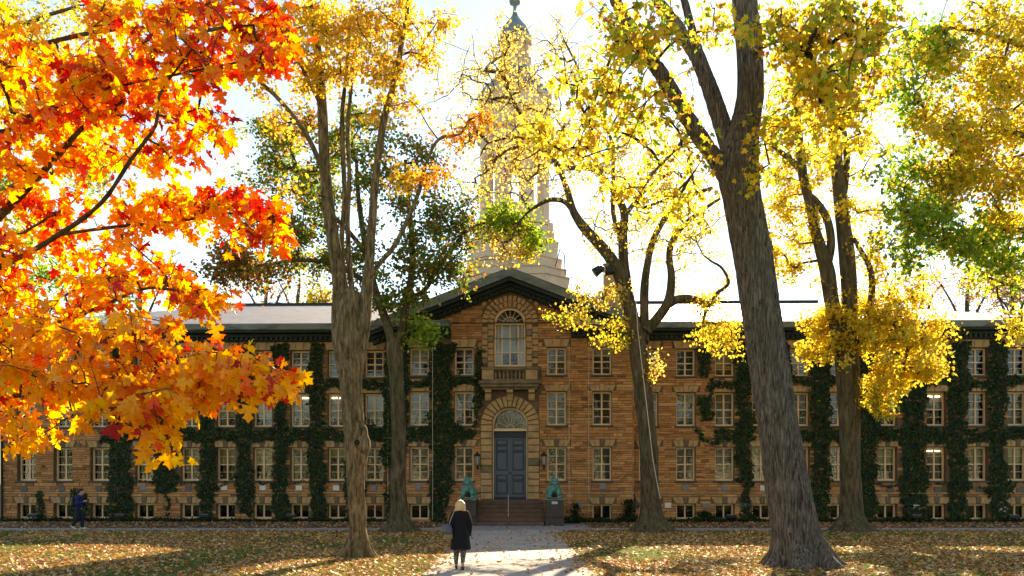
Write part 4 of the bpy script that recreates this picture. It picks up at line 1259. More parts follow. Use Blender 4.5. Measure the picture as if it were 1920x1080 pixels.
# gnarled tree right of the entrance, sparse small yellow leaves
plant_tree('gnarled_tree', 'gnarled tree with many bent limbs and sparse small yellow leaves, just right of the entrance', 'tree', 35.3, (1222, 997),
    [(1224, 1002, 62), (1223, 980, 48), (1221, 950, 38), (1218, 890, 33), (1214, 810, 33), (1207, 740, 35), (1201, 690, 35), (1196, 650, 33), (1190, 610, 30)],
    [[(1196, 650, 26), (1182, 585, 26), (1168, 532, 24), (1150, 492, 22), (1122, 456, 19), (1096, 428, 17), (1076, 398, 14), (1066, 365, 11), (1052, 325, 10), (1036, 292, 9), (1012, 262, 8), (985, 226, 7), (962, 190, 6), (951, 155, 5)],
     [(1076, 398, 10), (1058, 378, 9), (1030, 375, 8, -.2), (1004, 388, 6, -.3), (985, 402, 4, -.4)],
     [(1180, 560, 20, .2), (1170, 500, 18, .3), (1168, 445, 17, .3), (1171, 402, 15, .3), (1158, 370, 12, .2), (1140, 345, 11, .1), (1118, 320, 9, 0), (1085, 315, 8, -.2), (1050, 312, 7, -.4), (1010, 268, 6, -.5), (960, 258, 5, -.6), (915, 268, 3, -.7)],
     [(1171, 405, 10, .3), (1186, 385, 9, .5), (1204, 362, 8, .6), (1225, 345, 6, .7), (1262, 320, 4, .8)],
     [(1206, 640, 20, .1), (1208, 590, 17, .1), (1208, 545, 15, .1), (1213, 500, 13, .1), (1224, 452, 12, .1), (1246, 410, 10, 0), (1272, 382, 9, -.1), (1300, 365, 7, -.2), (1335, 352, 5, -.3)],
     [(1212, 620, 20, -.1), (1236, 592, 18, -.2), (1254, 562, 17, -.3), (1259, 520, 14, -.3), (1255, 480, 12, -.3), (1262, 450, 11, -.3), (1284, 420, 9, -.4), (1312, 398, 7, -.5), (1350, 372, 5, -.6)],
     [(1246, 574, 17, -.2), (1275, 560, 15, -.4), (1305, 562, 13, -.6), (1330, 572, 11, -.7), (1344, 550, 7, -.8), (1366, 531, 5.5, -.9), (1354, 503, 4.5, -1), (1334, 490, 3.5, -1), (1318, 478, 2.5, -1)],
     [(1165, 450, 8, .3), (1150, 400, 8, .6), (1150, 330, 7, .8), (1145, 260, 6, 1), (1110, 190, 5, 1.1), (1085, 130, 4, 1.2), (1060, 80, 3, 1.3)]],
    [(960, 205, 120, 95, -.3, 1.8, 85, 'pale', .34), (965, 125, 60, 60, 0, 1.2, 34, 'pale', .36), (950, 320, 115, 80, -.5, 1.8, 70, 'pale', .32), (960, 65, 45, 45, 0, 1, 16, 'pale', .45), (985, 270, 95, 80, -.3, 1.5, 36, 'pale', .36), (1070, 210, 80, 80, .6, 2, 40, 'pale', .5), (1050, 90, 60, 80, 1, 2, 24, 'pale', .4),
     (880, 140, 55, 70, 0, 2, 24, 'pale', .35), (870, 260, 40, 50, -.5, 1.5, 14, 'pale', .4), (1150, 300, 80, 80, .5, 2, 40, 'yellow', .7), (1250, 330, 90, 70, .4, 2, 46, 'yellow', .8), (1300, 420, 70, 65, -.3, 2, 40, 'yellow', .7), (1180, 420, 60, 50, .3, 1.5, 20, 'yellow', .5),
     (1100, 588, 56, 44, -.6, 1.2, 26, 'yelgreen', .6), (1085, 560, 25, 25, -.6, .8, 8, 'pale', .7), (1150, 622, 30, 26, -.5, .8, 9, 'yelgreen', .8), (1345, 622, 55, 34, -.9, 1.2, 30, 'yellow', .75), (1255, 480, 60, 50, 0, 1.5, 20, 'yellow', .5), (1138, 535, 30, 28, .2, .8, 12, 'pale', .7),
     (1228, 685, 9, 20, -.4, .3, 7, 'pale', .9), (1330, 560, 40, 35, -.8, 1, 14, 'yellow', .8), (940, 455, 55, 40, -.6, .8, 14, 'pale', .6), (1120, 470, 35, 40, .3, 1, 8, 'pale', .4), (885, 480, 18, 50, -.6, .6, 7, 'pale', .5), (1150, 370, 170, 110, .3, 2, 70, 'yellow', .18), (1230, 250, 140, 110, .5, 2, 60, 'yellow', .2), (960, 240, 170, 130, -.2, 2, 60, 'pale', .15), (1060, 150, 120, 110, .6, 2, 50, 'pale', .15)],
    'bark_dark', LEAF_SMALL, 0.125, 46, 8, sides=40, step=0.12, amp=0.009, lump=0.10, flare=(1.0, 0.5, 6), spread=0.5, droop=0.9, rk=0.0125, rmin=0.011)

# big leaning trunk in the right foreground
plant_tree('leaning_tree', 'massive leaning tree with grey furrowed trunk and flared roots on the lawn', 'tree', 20.8, (1502, 1062),
    [(1506, 1066, 116), (1502, 1040, 108), (1494, 1005, 100), (1486, 965, 94), (1475, 900, 88), (1462, 810, 82), (1446, 710, 79), (1431, 610, 78), (1416, 510, 79), (1401, 425, 78), (1390, 365, 76), (1384, 320, 82), (1388, 280, 74), (1396, 240, 61), (1406, 185, 54), (1406, 110, 50), (1399, 30, 49), (1395, -40, 46), (1392, -120, 42)],
    [[(1375, 345, 60), (1340, 296, 44, -.1), (1302, 242, 41, -.2), (1266, 182, 39, -.3), (1228, 122, 36, -.4), (1193, 72, 33, -.5), (1166, 25, 30, -.6), (1145, -20, 28, -.7), (1120, -80, 24, -.8)],
     [(1380, 310, 56, .1), (1360, 250, 46, .2), (1332, 170, 42, .3), (1305, 105, 36, .4), (1270, 50, 30, .5), (1238, 8, 26, .6), (1210, -40, 22, .7)],
     [(1350, 225, 26, .3), (1330, 150, 24, .6), (1305, 80, 22, .8), (1288, 20, 20, 1), (1275, -40, 18, 1.2)],
     [(1408, 100, 16, -.2), (1440, 84, 11, -.8), (1480, 72, 9, -1.6), (1525, 76, 7, -2.4), (1560, 40, 5, -3)],
     [(1300, 240, 12, -.2), (1262, 285, 8, -.8), (1225, 325, 6, -1.4), (1190, 380, 4, -1.8)],
     [(1180, 55, 12, -.6), (1150, 100, 9, -1.2), (1125, 160, 7, -1.8), (1105, 220, 5, -2.4)]],
    [(1185, 55, 80, 60, -2.4, 1.6, 34, 'yelgreen', .8), (1130, 170, 60, 60, -2.6, 1.4, 20, 'yelgreen', .6), (1200, 225, 60, 50, -2, 1.2, 18, 'yelgreen', .6), (1085, 275, 60, 40, -2.6, 1.0, 14, 'yellow', .7), (1250, 190, 45, 55, -1.6, 1, 10, 'yelgreen', .6), (1175, 350, 60, 45, -1.8, 1, 12, 'yellow', .5),
     (1280, 380, 55, 50, -1.2, 1.2, 12, 'yellow', .6), (1310, 270, 40, 40, -1.5, 1, 6, 'yelgreen', .5), (1480, 50, 90, 70, -2, 1.8, 24, 'yelgreen', .85), (1570, 30, 120, 70, -2.8, 2, 36, 'yelgreen', .85), (1500, 150, 95, 65, -2.2, 1.8, 28, 'yellow', .85), (1600, 140, 85, 80, -2.8, 1.8, 32, 'yelgreen', .9),
     (1460, 235, 60, 60, -1.8, 1.2, 14, 'yelgreen', .8), (1560, 235, 70, 60, -2.4, 1.2, 18, 'yellow', .8), (1640, 60, 50, 60, -3, 1.2, 16, 'yelgreen', .7), (1330, 50, 60, 45, -1.5, 1.2, 10, 'yelgreen', .6), (1005, 245, 40, 25, -2.8, .6, 6, 'yellow', .7), (1060, 120, 40, 60, -2.8, 1, 7, 'yellow', .5), (1420, 330, 30, 50, -1.5, .8, 5, 'yelgreen', .5)],
    'bark_grey', LEAF_MID, 0.145, 26, 13, sides=170, step=0.05, amp=0.028, lump=0.045, flare=(1.0, 0.46, 7), ws=0.87, wl=0.66, spread=0.45, droop=0.8, fur=(17, 1.8), rk=0.010, rmin=0.007)

# twin-stemmed tree with the bright yellow crown
plant_tree('twin_stem_tree', 'smooth twin stemmed tree with bright yellow leaves by the walkway, behind the leaning trunk', 'tree', 35.6, (1597, 995),
    [(1598, 1000, 62), (1597, 980, 50), (1596, 955, 42), (1595, 900, 37), (1593, 810, 37), (1591, 740, 40), (1589, 690, 43), (1586, 660, 42), (1582, 635, 34)],
    [[(1582, 665, 30), (1572, 620, 28), (1560, 565, 27), (1551, 510, 27), (1540, 470, 22), (1528, 430, 18), (1518, 380, 17), (1505, 325, 17), (1499, 265, 15), (1494, 215, 13), (1490, 150, 10), (1480, 80, 7)],
     [(1551, 500, 16), (1558, 455, 15), (1551, 412, 14), (1532, 380, 12), (1514, 362, 10)],
     [(1590, 670, 30), (1592, 610, 28), (1592, 550, 29), (1588, 485, 29), (1578, 400, 25), (1570, 315, 22), (1562, 230, 19), (1556, 190, 17), (1550, 110, 13), (1545, 30, 9)],
     [(1578, 400, 12, .1), (1584, 345, 13, .1), (1588, 295, 12, .1), (1582, 250, 11, .1), (1575, 215, 10, .1), (1580, 150, 7, .1)],
     [(1596, 680, 15, -.1), (1610, 650, 14, -.2), (1625, 602, 13, -.3), (1635, 545, 12, -.4), (1630, 500, 10, -.4), (1614, 470, 9, -.4), (1600, 446, 7, -.4)],
     [(1630, 598, 9, -.3), (1652, 596, 9, -.5), (1674, 606, 8, -.7), (1692, 626, 8, -.8), (1702, 652, 7, -.9), (1692, 688, 5, -1)],
     [(1503, 320, 12), (1480, 298, 10, .1), (1455, 278, 9, .2), (1432, 252, 7, .3)]],
    [(1625, 620, 70, 42, -.6, 1.2, 58, 'yellow', .85), (1705, 640, 74, 60, -.8, 1.5, 74, 'yellow', .85), (1560, 640, 60, 36, .6, 1, 26, 'yellow', 1.2), (1535, 610, 40, 35, .6, 1, 20, 'yellow', 1.2), (1665, 710, 45, 35, -.8, .9, 34, 'yellow', 1.0), (1730, 690, 30, 26, -.8, .8, 14, 'yellow', 1.3), (1652, 755, 26, 26, -.8, .7, 14, 'yelgreen', 1.2),
     (1600, 570, 60, 36, .2, 1.2, 26, 'yellow', 1), (1665, 575, 70, 36, -.4, 1.2, 34, 'yellow', 1), (1480, 390, 50, 80, .5, 1.5, 34, 'yellow', .9), (1470, 490, 36, 50, .5, 1.2, 16, 'yellow', .7), (1640, 420, 60, 60, -.2, 1.5, 34, 'yellow', .8), (1640, 495, 50, 40, -.3, 1.2, 18, 'yellow', .7),
     (1540, 320, 60, 60, .4, 1.5, 22, 'yellow', .7), (1455, 300, 45, 55, .4, 1.2, 18, 'yellow', .8), (1640, 270, 50, 60, 0, 1.5, 20, 'yellow', .7), (1520, 200, 70, 70, .5, 1.5, 26, 'yellow', .7), (1750, 630, 26, 40, -.9, .8, 14, 'yellow', 1.2), (1510, 660, 18, 20, .6, .5, 6, 'yellow', 1), (1470, 430, 60, 110, .5, 1.5, 40, 'yellow', .9), (1500, 270, 70, 70, .5, 1.5, 26, 'yelgreen', .9), (1700, 540, 60, 40, -.4, 1.2, 16, 'yellow', .7)],
    'bark_dark', LEAF_MID_LOW, 0.145, 38, 17, sides=40, step=0.12, amp=0.006, flare=(0.8, 0.5, 6), spread=0.5, droop=0.8, rk=0.012, rmin=0.010)

# trees whose trunks stand outside the picture
plant_tree('broad_maple', 'broad maple reaching in from the right with golden leaves above and green ones below', 'tree', 27.0, (2140, 1040),
    [(2140, 1035, 60), (2138, 950, 48), (2135, 850, 44), (2130, 700, 40), (2120, 560, 36), (2100, 420, 30), (2080, 280, 24), (2060, 120, 18), (2050, -20, 12)],
    [[(2110, 500, 18), (2040, 470, 14, -.5), (1960, 440, 11, -1), (1880, 430, 8, -1.4), (1800, 432, 6, -1.6), (1740, 425, 4, -1.8)],
     [(2095, 400, 18), (2020, 330, 14, -.5), (1950, 270, 11, -1), (1870, 240, 8, -1.5), (1780, 235, 5, -1.8)],
     [(2070, 240, 14), (2000, 150, 11, -.5), (1920, 90, 9, -1), (1840, 60, 7, -1.4), (1760, 50, 4, -1.6)],
     [(2120, 560, 14), (2030, 560, 10, .5), (1930, 545, 7, 1), (1850, 520, 5, 1.3)]],
    [(1880, 60, 120, 70, -1, 2.5, 60, 'amber'), (1800, 130, 100, 55, -1.2, 2, 40, 'yelgreen'), (1880, 240, 110, 60, -1, 2.2, 60, 'amber'), (1760, 235, 80, 45, -1.4, 2, 34, 'amber'), (1860, 335, 110, 45, -1.2, 2, 54, 'amber'), (1780, 330, 70, 35, -1.3, 1.6, 26, 'yelgreen'),
     (1745, 400, 75, 40, -1.6, 1.6, 34, 'green'), (1810, 445, 90, 40, -1.4, 1.8, 40, 'green'), (1705, 320, 55, 55, -1.2, 1.5, 24, 'green'), (1885, 480, 75, 45, -.8, 2, 34, 'green'), (1690, 180, 45, 60, -1, 1.5, 18, 'green'), (1735, 85, 65, 60, -1, 1.8, 28, 'green'),
     (1840, 530, 70, 30, .8, 1.5, 12, 'yelgreen', .6), (1900, 610, 22, 26, 0, .8, 8, 'yellow', .7), (1690, 470, 50, 40, -1, 1.2, 16, 'green', .7), (1900, 150, 70, 50, -1, 1.8, 26, 'yellow'), (1870, 410, 70, 35, -1, 1.6, 24, 'amber', .8)],
    'bark_dark', LEAF_MID_LOW, 0.135, 42, 23, sides=30, step=0.16, amp=0.006, flare=(0.9, 0.5, 6), spread=0.55, droop=0.5, rk=0.010, rmin=0.009)
plant_tree('yellow_tree', 'tall yellow tree standing behind the orange maple at the far left edge', 'tree', 30.0, (-190, 1010),
    [(-190, 1015, 60), (-188, 950, 46), (-185, 850, 42), (-175, 700, 40), (-160, 560, 36), (-140, 420, 32), (-120, 280, 26), (-110, 120, 20), (-100, -30, 14)],
    [[(-145, 460, 18), (-70, 400, 14), (0, 360, 11, -.4), (80, 330, 8, -.8), (150, 310, 5, -1)],
     [(-130, 340, 18), (-50, 250, 14), (40, 190, 10, .5), (120, 150, 7, 1), (200, 100, 4, 1.3)],
     [(-112, 160, 14), (-30, 90, 11, -.4), (60, 40, 8, -.8), (150, 10, 5, -1)],
     [(-165, 600, 14), (-80, 560, 11), (20, 540, 8), (100, 520, 5)]],
    [(60, 190, 120, 90, 0, 2.5, 70, 'yellow'), (165, 300, 80, 70, -.8, 2, 40, 'yelgreen'), (60, 50, 120, 70, -.4, 2.5, 50, 'yellow'), (170, 110, 80, 80, .8, 2, 36, 'yellow', .8), (200, 20, 60, 40, 0, 1.5, 14, 'yelgreen', .8), (30, 330, 60, 45, -.4, 2, 22, 'green'), (90, 520, 70, 55, 0, 2, 30, 'green'), (60, 430, 80, 55, 0, 2, 30, 'yelgreen'), (210, 560, 50, 40, 0, 1.5, 14, 'green', .8)],
    'bark_dark', LEAF_MID_LOW, 0.135, 34, 29, sides=24, step=0.2, amp=0.006, spread=0.6, droop=0.5, rk=0.008)
# far trees beyond the roof
def far_tree(label, px, Y, top_py, wid, pal, n, pm, seed):
    tp = top_py
    gy = HY + CAM_H * F / Y
    hb = 575
    plant_tree('far_tree', label, 'tree', Y, (px, gy), [(px, gy, 15), (px + 3, 700, 12), (px - 2, hb, 8), (px + 2, (hb + tp) / 2, 4), (px, tp, 1.5)],
        [[(px, hb + 60, 7), (px - wid * .4, hb - 10, 4), (px - wid * .75, (hb + tp) / 2, 2)], [(px + 2, hb + 40, 7), (px + wid * .4, hb - 20, 4), (px + wid * .75, (hb + tp) / 2 - 10, 2)]],
        [(px, (hb + tp) / 2, wid, (hb - tp) * .6, 0, wid / F * Y * .8, n * 3, pal, pm)], 'bark_dark', LEAF_SMALL, 0.2, 10, seed, sides=10, step=0.5, amp=0.0, spread=0.6, rk=0.012, rmin=0.012, group='trees beyond the hall', seg=0.8)
far_tree('bare far tree just above the left end of the slate roof ridge', 500, 74, 500, 60, 'pink', 60, .15, 41)
far_tree('thin bare far tree beyond the left roof, beside the forked brown tree', 560, 80, 480, 50, 'yellow', 50, .3, 42)
far_tree('bare twiggy far tree beyond the left roof behind the orange leaves', 265, 76, 440, 70, 'pink', 70, .15, 43)
far_tree('low yellow far tree showing over the roof ridge near the brown stems', 600, 78, 540, 30, 'yelgreen', 30, 1.4, 44)
far_tree('pinkish bare far tree beyond the right roof near the golden maple', 1815, 74, 465, 80, 'pink', 90, .5, 45)
far_tree('tan leaved far tree beyond the right end of the roof', 1900, 70, 500, 60, 'pink', 70, 1.2, 46)
far_tree('small sparse far tree beyond the right roof ridge', 1730, 82, 520, 45, 'pink', 40, .4, 47)

def bent(tmpl, skew, twist, roll, sx):
    V = tmpl[0].copy()
    V[:, 0] = V[:, 0] * sx + skew * V[:, 1] ** 2
    V[:, 2] += twist * V[:, 0] * V[:, 1] - roll * np.abs(V[:, 0]) ** 2 + 0.05 * np.sin(V[:, 0] * 9 + V[:, 1] * 7)
    return V, tmpl[1]
LEAF_VARS = [bent(LEAF_BIG, *q) for q in ((0.0, 0.0, 0.0, 1.0), (0.12, 0.5, 0.3, 0.9), (-0.15, -0.4, 0.6, 0.8), (0.05, 0.3, -0.5, 1.08), (-0.08, 0.7, 0.9, 0.7), (0.2, -0.6, 0.2, 0.95))]

# ------------------------------------------------------------------ foreground maple (its trunk stands outside the picture, left of the camera)
def foreground_maple():
    rng = np.random.default_rng(77)
    root = empty('orange_maple', (-6.2, 6.3, 0))
    tag(root, 'foreground maple with glowing orange and red leaves filling the left side', 'tree')
    off = np.array([-6.2, 6.3, 0])
    V, Q, C = bark_tube([(-6.2, 6.3, -0.1, 0.34), (-6.2, 6.3, 0.5, 0.25), (-6.15, 6.25, 1.6, 0.22), (-6.1, 6.2, 3.0, 0.2), (-6.0, 6.1, 4.6, 0.15), (-5.9, 6.0, 6.2, 0.1), (-5.7, 5.9, 7.6, 0.05)], 0.1, 32, 0.006, 5)
    np_mesh('trunk', V - off, [Q], M['bark_dark'], root, smooth=True)
    Y = 5.6
    limbs = [
        [(-5.95, 6.1, 3.9, 0.07), *px_ctrl([(-180, 560, 22, .5), (-40, 440, 17, .3), (40, 365, 14, .2), (110, 290, 11, 0), (160, 235, 8, -.1), (230, 190, 5, -.2)], Y)],
        [(-6.0, 6.15, 3.3, 0.06), *px_ctrl([(-120, 520, 14, .4), (0, 500, 11, .2), (110, 440, 9, 0), (190, 380, 8, -.2), (245, 300, 7, -.3), (292, 235, 6, -.3), (298, 180, 5, -.3), (335, 125, 4, -.3), (385, 60, 3, -.3)], Y)],
        [(-6.05, 6.2, 3.0, 0.055), *px_ctrl([(-160, 650, 14, .6), (-20, 625, 11, .5), (100, 605, 9, .4), (190, 575, 7, .3), (280, 540, 5, .2), (400, 560, 3, .1)], Y)],
        [(-6.1, 6.2, 2.7, 0.05), *px_ctrl([(-160, 760, 12, -.2), (0, 745, 9, -.4), (130, 730, 7, -.5), (260, 715, 6, -.6), (390, 700, 4, -.6), (500, 700, 3, -.6)], Y)],
        [*px_ctrl([(110, 440, 7, 0), (220, 425, 6, .3), (330, 415, 5, .5), (440, 400, 4, .6), (540, 420, 2.5, .7)], Y)],
        [(-5.9, 6.0, 5.3, 0.06), *px_ctrl([(-60, 130, 13, .8), (60, 90, 10, .8), (180, 60, 7, .8), (320, 50, 5, .8), (460, 60, 3, .8)], Y)],
        [(-5.95, 6.05, 4.7, 0.05), *px_ctrl([(-60, 250, 10, .2), (60, 215, 8, 0), (190, 170, 6, -.2), (330, 140, 4, -.2), (480, 110, 3, -.2)], Y)]]
    skel = []
    for rows in limbs:
        V, Q, C = bark_tube(rows, 0.06, 12, 0.002, 9, 0.05)
        np_mesh('limb', V - off, [Q], M['bark_dark'], root, smooth=True)
        skel.append(C)
    skel = np.vstack(skel)
    # sprays: (centre line px, half thickness up, half thickness down), each a layered shelf of leaves
    sprays = [
        ([(-60, 720), (60, 705), (180, 690), (300, 680), (400, 690), (480, 700), (560, 714)], [110, 105, 95, 78, 52, 32, 10], [120, 125, 125, 100, 78, 45, 14], 250, -.5, .8, .22),
        ([(280, 760), (330, 800), (335, 845)], [30, 30, 10], [30, 30, 10], 14, -.7, .25, .05),
        ([(-60, 585), (60, 560), (160, 535), (260, 515), (350, 530), (440, 578)], [60, 60, 62, 55, 45, 14], [60, 60, 55, 50, 40, 14], 110, .3, .6, .35),
        ([(-60, 470), (60, 440), (170, 415), (300, 400), (400, 395), (480, 385), (560, 430)], [70, 65, 50, 50, 50, 50, 30], [50, 45, 40, 40, 60, 70, 30], 120, .4, .6, .65),
        ([(-60, 300), (60, 280), (170, 260), (280, 240), (380, 215), (450, 250)], [60, 60, 70, 60, 60, 40], [50, 50, 60, 80, 90, 40], 116, 0, .6, .60),
        ([(150, 150), (260, 130), (360, 110), (460, 90), (560, 90)], [60, 90, 100, 90, 50], [50, 60, 60, 60, 50], 116, -.1, .6, .85),
        ([(-60, 120), (30, 110), (110, 130), (190, 200)], [120, 110, 70, 30], [80, 80, 70, 50], 90, .4, .8, .15),
        ([(200, 30), (320, 20), (440, 20), (560, 20)], [40, 40, 40, 40], [30, 30, 30, 40], 50, .6, .7, .5),
        ([(-60, 650), (60, 640), (200, 610)], [40, 40, 30], [40, 40, 30], 40, .6, .6, .2)]
    attr, red = [], []
    for line, upw, dnw, n, dY, rY, rp in sprays:
        line = np.array(line, float)
        for k in range(int(n * 0.86)):
            t = rng.uniform(0, len(line) - 1); i = min(int(t), len(line) - 2); f = t - i
            p = line[i] * (1 - f) + line[i + 1] * f
            s = np.clip(rng.normal() * 0.62, -1.05, 1.05)
            hu = upw[i] * (1 - f) + upw[i + 1] * f; hd = dnw[i] * (1 - f) + dnw[i + 1] * f
            y = p[1] - s * hu if s > 0 else p[1] - s * hd
            attr.append(tuple(at(p[0] - 22 + rng.normal() * 8, y - 6, Y + dY + 0.6 * rY * np.clip(rng.normal() * .6, -1.2, 1.2))))
            edge = f * (1 / (len(line) - 1)) + i / (len(line) - 1)
            red.append(rp * (0.55 + 0.9 * max(0, s)) * (0.55 + 0.8 * edge))
    attr = np.array(attr); red = np.array(red)
    nodes, paths, cnt, n0 = grow(skel, attr, rng, 0.12, 0.06, 0.12)
    build_branches('twigs', nodes - off, paths, cnt, n0, skel[:, 3], 0.0022, 0.0028, M['bark_dark'], root)
    pos, cols, fb = [], [], []
    cy = np.array([(0.92, 0.50, 0.022), (0.92, 0.60, 0.04), (0.92, 0.42, 0.014), (0.90, 0.31, 0.012)])
    co = np.array([(0.88, 0.20, 0.012), (0.86, 0.13, 0.012), (0.76, 0.075, 0.012), (0.60, 0.035, 0.012), (0.46, 0.02, 0.014)])
    pv, pq, pb = [], [], 0
    for j, idx, ai in paths:
        m = rng.poisson(8.0)
        P = np.vstack([nodes[j], nodes[idx]])
        for k in range(m):
            t = 1 - rng.uniform() ** 1.8 * 0.8
            f = t * (len(P) - 1); i0 = min(int(f), len(P) - 2); b = P[i0] * (1 - f + i0) + P[i0 + 1] * (f - i0)
            o = rng.normal(size=3); o[2] = o[2] * 0.5 + 0.1; o /= np.linalg.norm(o)
            L = rng.uniform(0.05, 0.13)
            e = b + o * L - np.array([0, 0, L * 0.25])
            V, Q = tube_np(np.array([b, (b + e) / 2 + [0, 0, 0.008], e]), np.array([0.0014, 0.0011, 0.0009]), 3)
            pv.append(V); pq.append(Q + pb); pb += len(V)
            pos.append(e); fb.append(o)
            nz = vnoise(np.array([e * 1.7]), 5)[0] * 0.5 + 0.5
            isred = rng.uniform() < red[ai] * (0.35 + 1.5 * nz ** 2)
            c = co[min(4, int(rng.uniform() ** 0.9 * 5))] if isred else cy[rng.choice(4, p=[.38, .26, .24, .12])]
            cols.append(c * rng.uniform(0.88, 1.08))
    tag(np_mesh('petioles', np.vstack(pv) - off, [np.vstack(pq)], M['bark_dark'], root), kind='stuff')
    pos = np.array(pos); cols = np.array(cols); fb = np.array(fb); n = len(pos)
    size = 0.079 * rng.uniform(0.55, 1.25, n)
    t = unit(fb * [1, 1, 0.3] * 0.8 + rng.normal(size=(n, 3)) * 0.35 + np.array([0, 0, -0.75]))
    w = rng.normal(size=(n, 3)) * 0.65 + np.array([0.1, -0.55, 0.55])
    nn = unit(w - t * (w * t).sum(1)[:, None]); x = np.cross(t, nn)
    # the 300 leaves that show largest are objects of their own, the others one mass
    pxx = CX + F * pos[:, 0] / pos[:, 1]; pyy = HY - (pos[:, 2] - CAM_H) * F / pos[:, 1]
    score = size / pos[:, 1] * ((pxx > 5) & (pyy > 5) & (pyy < 1000))
    big = set(np.argsort(-score)[:300].tolist())
    rest = np.array([i for i in range(n) if i not in big])
    def shade_of(tm, c):     # tips and margins turn redder than the blade's middle
        r = np.linalg.norm(tm[0][:, :2] - [0, 0.3], axis=1)[:, None]
        return np.clip(np.asarray(c)[..., None, :] * (1.10 - np.array([0.12, 0.42, 0.2]) * r), 0, 0.95)
    var = rng.integers(0, len(LEAF_VARS), n)
    Vs, Fs, Cs, vb = [], [], [], 0
    for k, tm in enumerate(LEAF_VARS):
        r_ = rest[var[rest] == k]
        V, Fc, Cc = leaves_arrays(tm, pos[r_] - off, size[r_], (x[r_], t[r_], nn[r_]), cols[r_])
        Vs.append(V); Fs.append(Fc + vb); vb += len(V); Cs.append(shade_of(tm, cols[r_]).reshape(-1, 3))
    tag(np_mesh('crown', np.vstack(Vs), [np.vstack(Fs)], M['leaf_fg'], root, colors=np.vstack(Cs)), kind='stuff')
    pal = np.vstack([cy, co]); meshes = []
    for tm in LEAF_VARS:
        for c in pal:
            o = np_mesh('leaf', tm[0], [tm[1]], M['leaf_fg'], colors=shade_of(tm, c))
            meshes.append(o.data); bpy.data.objects.remove(o)
    for i in sorted(big):
        me = meshes[var[i] * len(pal) + int(np.argmin(np.linalg.norm(pal - cols[i], axis=1)))]
        o = bpy.data.objects.new('leaf', me)
        s = size[i]; p = pos[i] - off
        m = Matrix(((x[i][0] * s, t[i][0] * s, nn[i][0] * s, p[0]), (x[i][1] * s, t[i][1] * s, nn[i][1] * s, p[1]), (x[i][2] * s, t[i][2] * s, nn[i][2] * s, p[2]), (0, 0, 0, 1)))
        link(o, root); o.matrix_local = m
foreground_maple()

# ------------------------------------------------------------------ ivy on the hall
IVYC = np.array([(0.008, 0.026, 0.006), (0.013, 0.038, 0.008), (0.006, 0.017, 0.005), (0.030, 0.066, 0.012), (0.026, 0.022, 0.009)])
def ivy(label, ranges, seed, dens=330):
    """one climber: leaves close to the wall in overlapping layers, with woody stems under them"""
    rng = np.random.default_rng(seed)
    root = empty('ivy', (HX, HYY, 0), -TH); tag(root, label, 'ivy', 'ivy on the hall')
    P_, S_ = [], []
    for (u0, u1, z0, z1, v) in ranges:
        n = int((u1 - u0) * (z1 - z0) * dens)
        u = rng.uniform(u0, u1, n); z = rng.uniform(z0, z1, n)
        m = ivy_mask(u, z, v)
        # scarce leaves stray beyond the edge
        u, z = u[m], z[m]
        thick = 0.10 + 0.11 * vnoise(np.stack([u * 2.2, z * 2.2, np.zeros_like(u)], 1), seed) + 0.05 * vnoise(np.stack([u * 6, z * 6, np.zeros_like(u)], 1), seed + 1)
        y = v - 0.06 - np.clip(thick, 0.01, 1) * rng.uniform(0.25, 1.0, len(u))
        P_.append(np.stack([u, y, z], 1))
        # stems
        for k in range(int((u1 - u0) * 2.2)):
            a = rng.uniform(u0, u1); b = rng.uniform(0, 0.5)
            zz = np.arange(b, z1, 0.18); uu = a + np.cumsum(rng.normal(0, 0.035, len(zz)))
            ok = ivy_mask(uu, zz, v)
            run = []
            for i in range(len(zz)):
                if ok[i]: run.append((uu[i], v - 0.055, zz[i]))
                if (not ok[i] or i == len(zz) - 1):
                    if len(run) > 3: S_.append(np.array(run))
                    run = []
    pos = np.vstack(P_); n = len(pos)
    t = unit(rng.normal(size=(n, 3)) * [0.55, 0.25, 0.35] + np.array([0, -0.25, -0.9]))
    w = rng.normal(size=(n, 3)) * 0.42 + np.array([0, -1, 0.25])
    nn = unit(w - t * (w * t).sum(1)[:, None]); x = np.cross(t, nn)
    C = IVYC[rng.choice(5, n, p=[.34, .28, .2, .14, .04])] * rng.uniform(0.7, 1.3, (n, 1))
    V, Fc, Cc = leaves_arrays(LEAF_SMALL, pos, 0.125 * rng.uniform(0.6, 1.25, n), (x, t, nn), C)
    tag(np_mesh('foliage', V, [Fc], M['ivy'], root, colors=Cc), kind='stuff')
    if S_:
        Vs, Qs, b = [], [], 0
        for r in S_:
            V, Q = tube_np(r, np.full(len(r), 0.016), 4); Vs.append(V); Qs.append(Q + b); b += len(V)
        tag(np_mesh('stems', np.vstack(Vs), [np.vstack(Qs)], M['bark_dark'], root), kind='stuff')
    return root
ivy('dark green ivy covering the wall of the left wing between its windows', [(UL, U(735), 0.0, 9.5, 0.0)], 101)
ivy('dark green ivy column on the left side of the entrance front', [(-PW - 0.02, -1.3, 0.0, 9.6, PD)], 102)
ivy('ivy column with a loose curled spray on bare stone, left of the leaning trunk', [(U(1290), U(1425), 0.0, 9.5, 0.0)], 103)
ivy('dark green ivy covering the right wing behind the twin stemmed tree', [(U(1438), UR, 0.0, 9.5, 0.0)], 104)

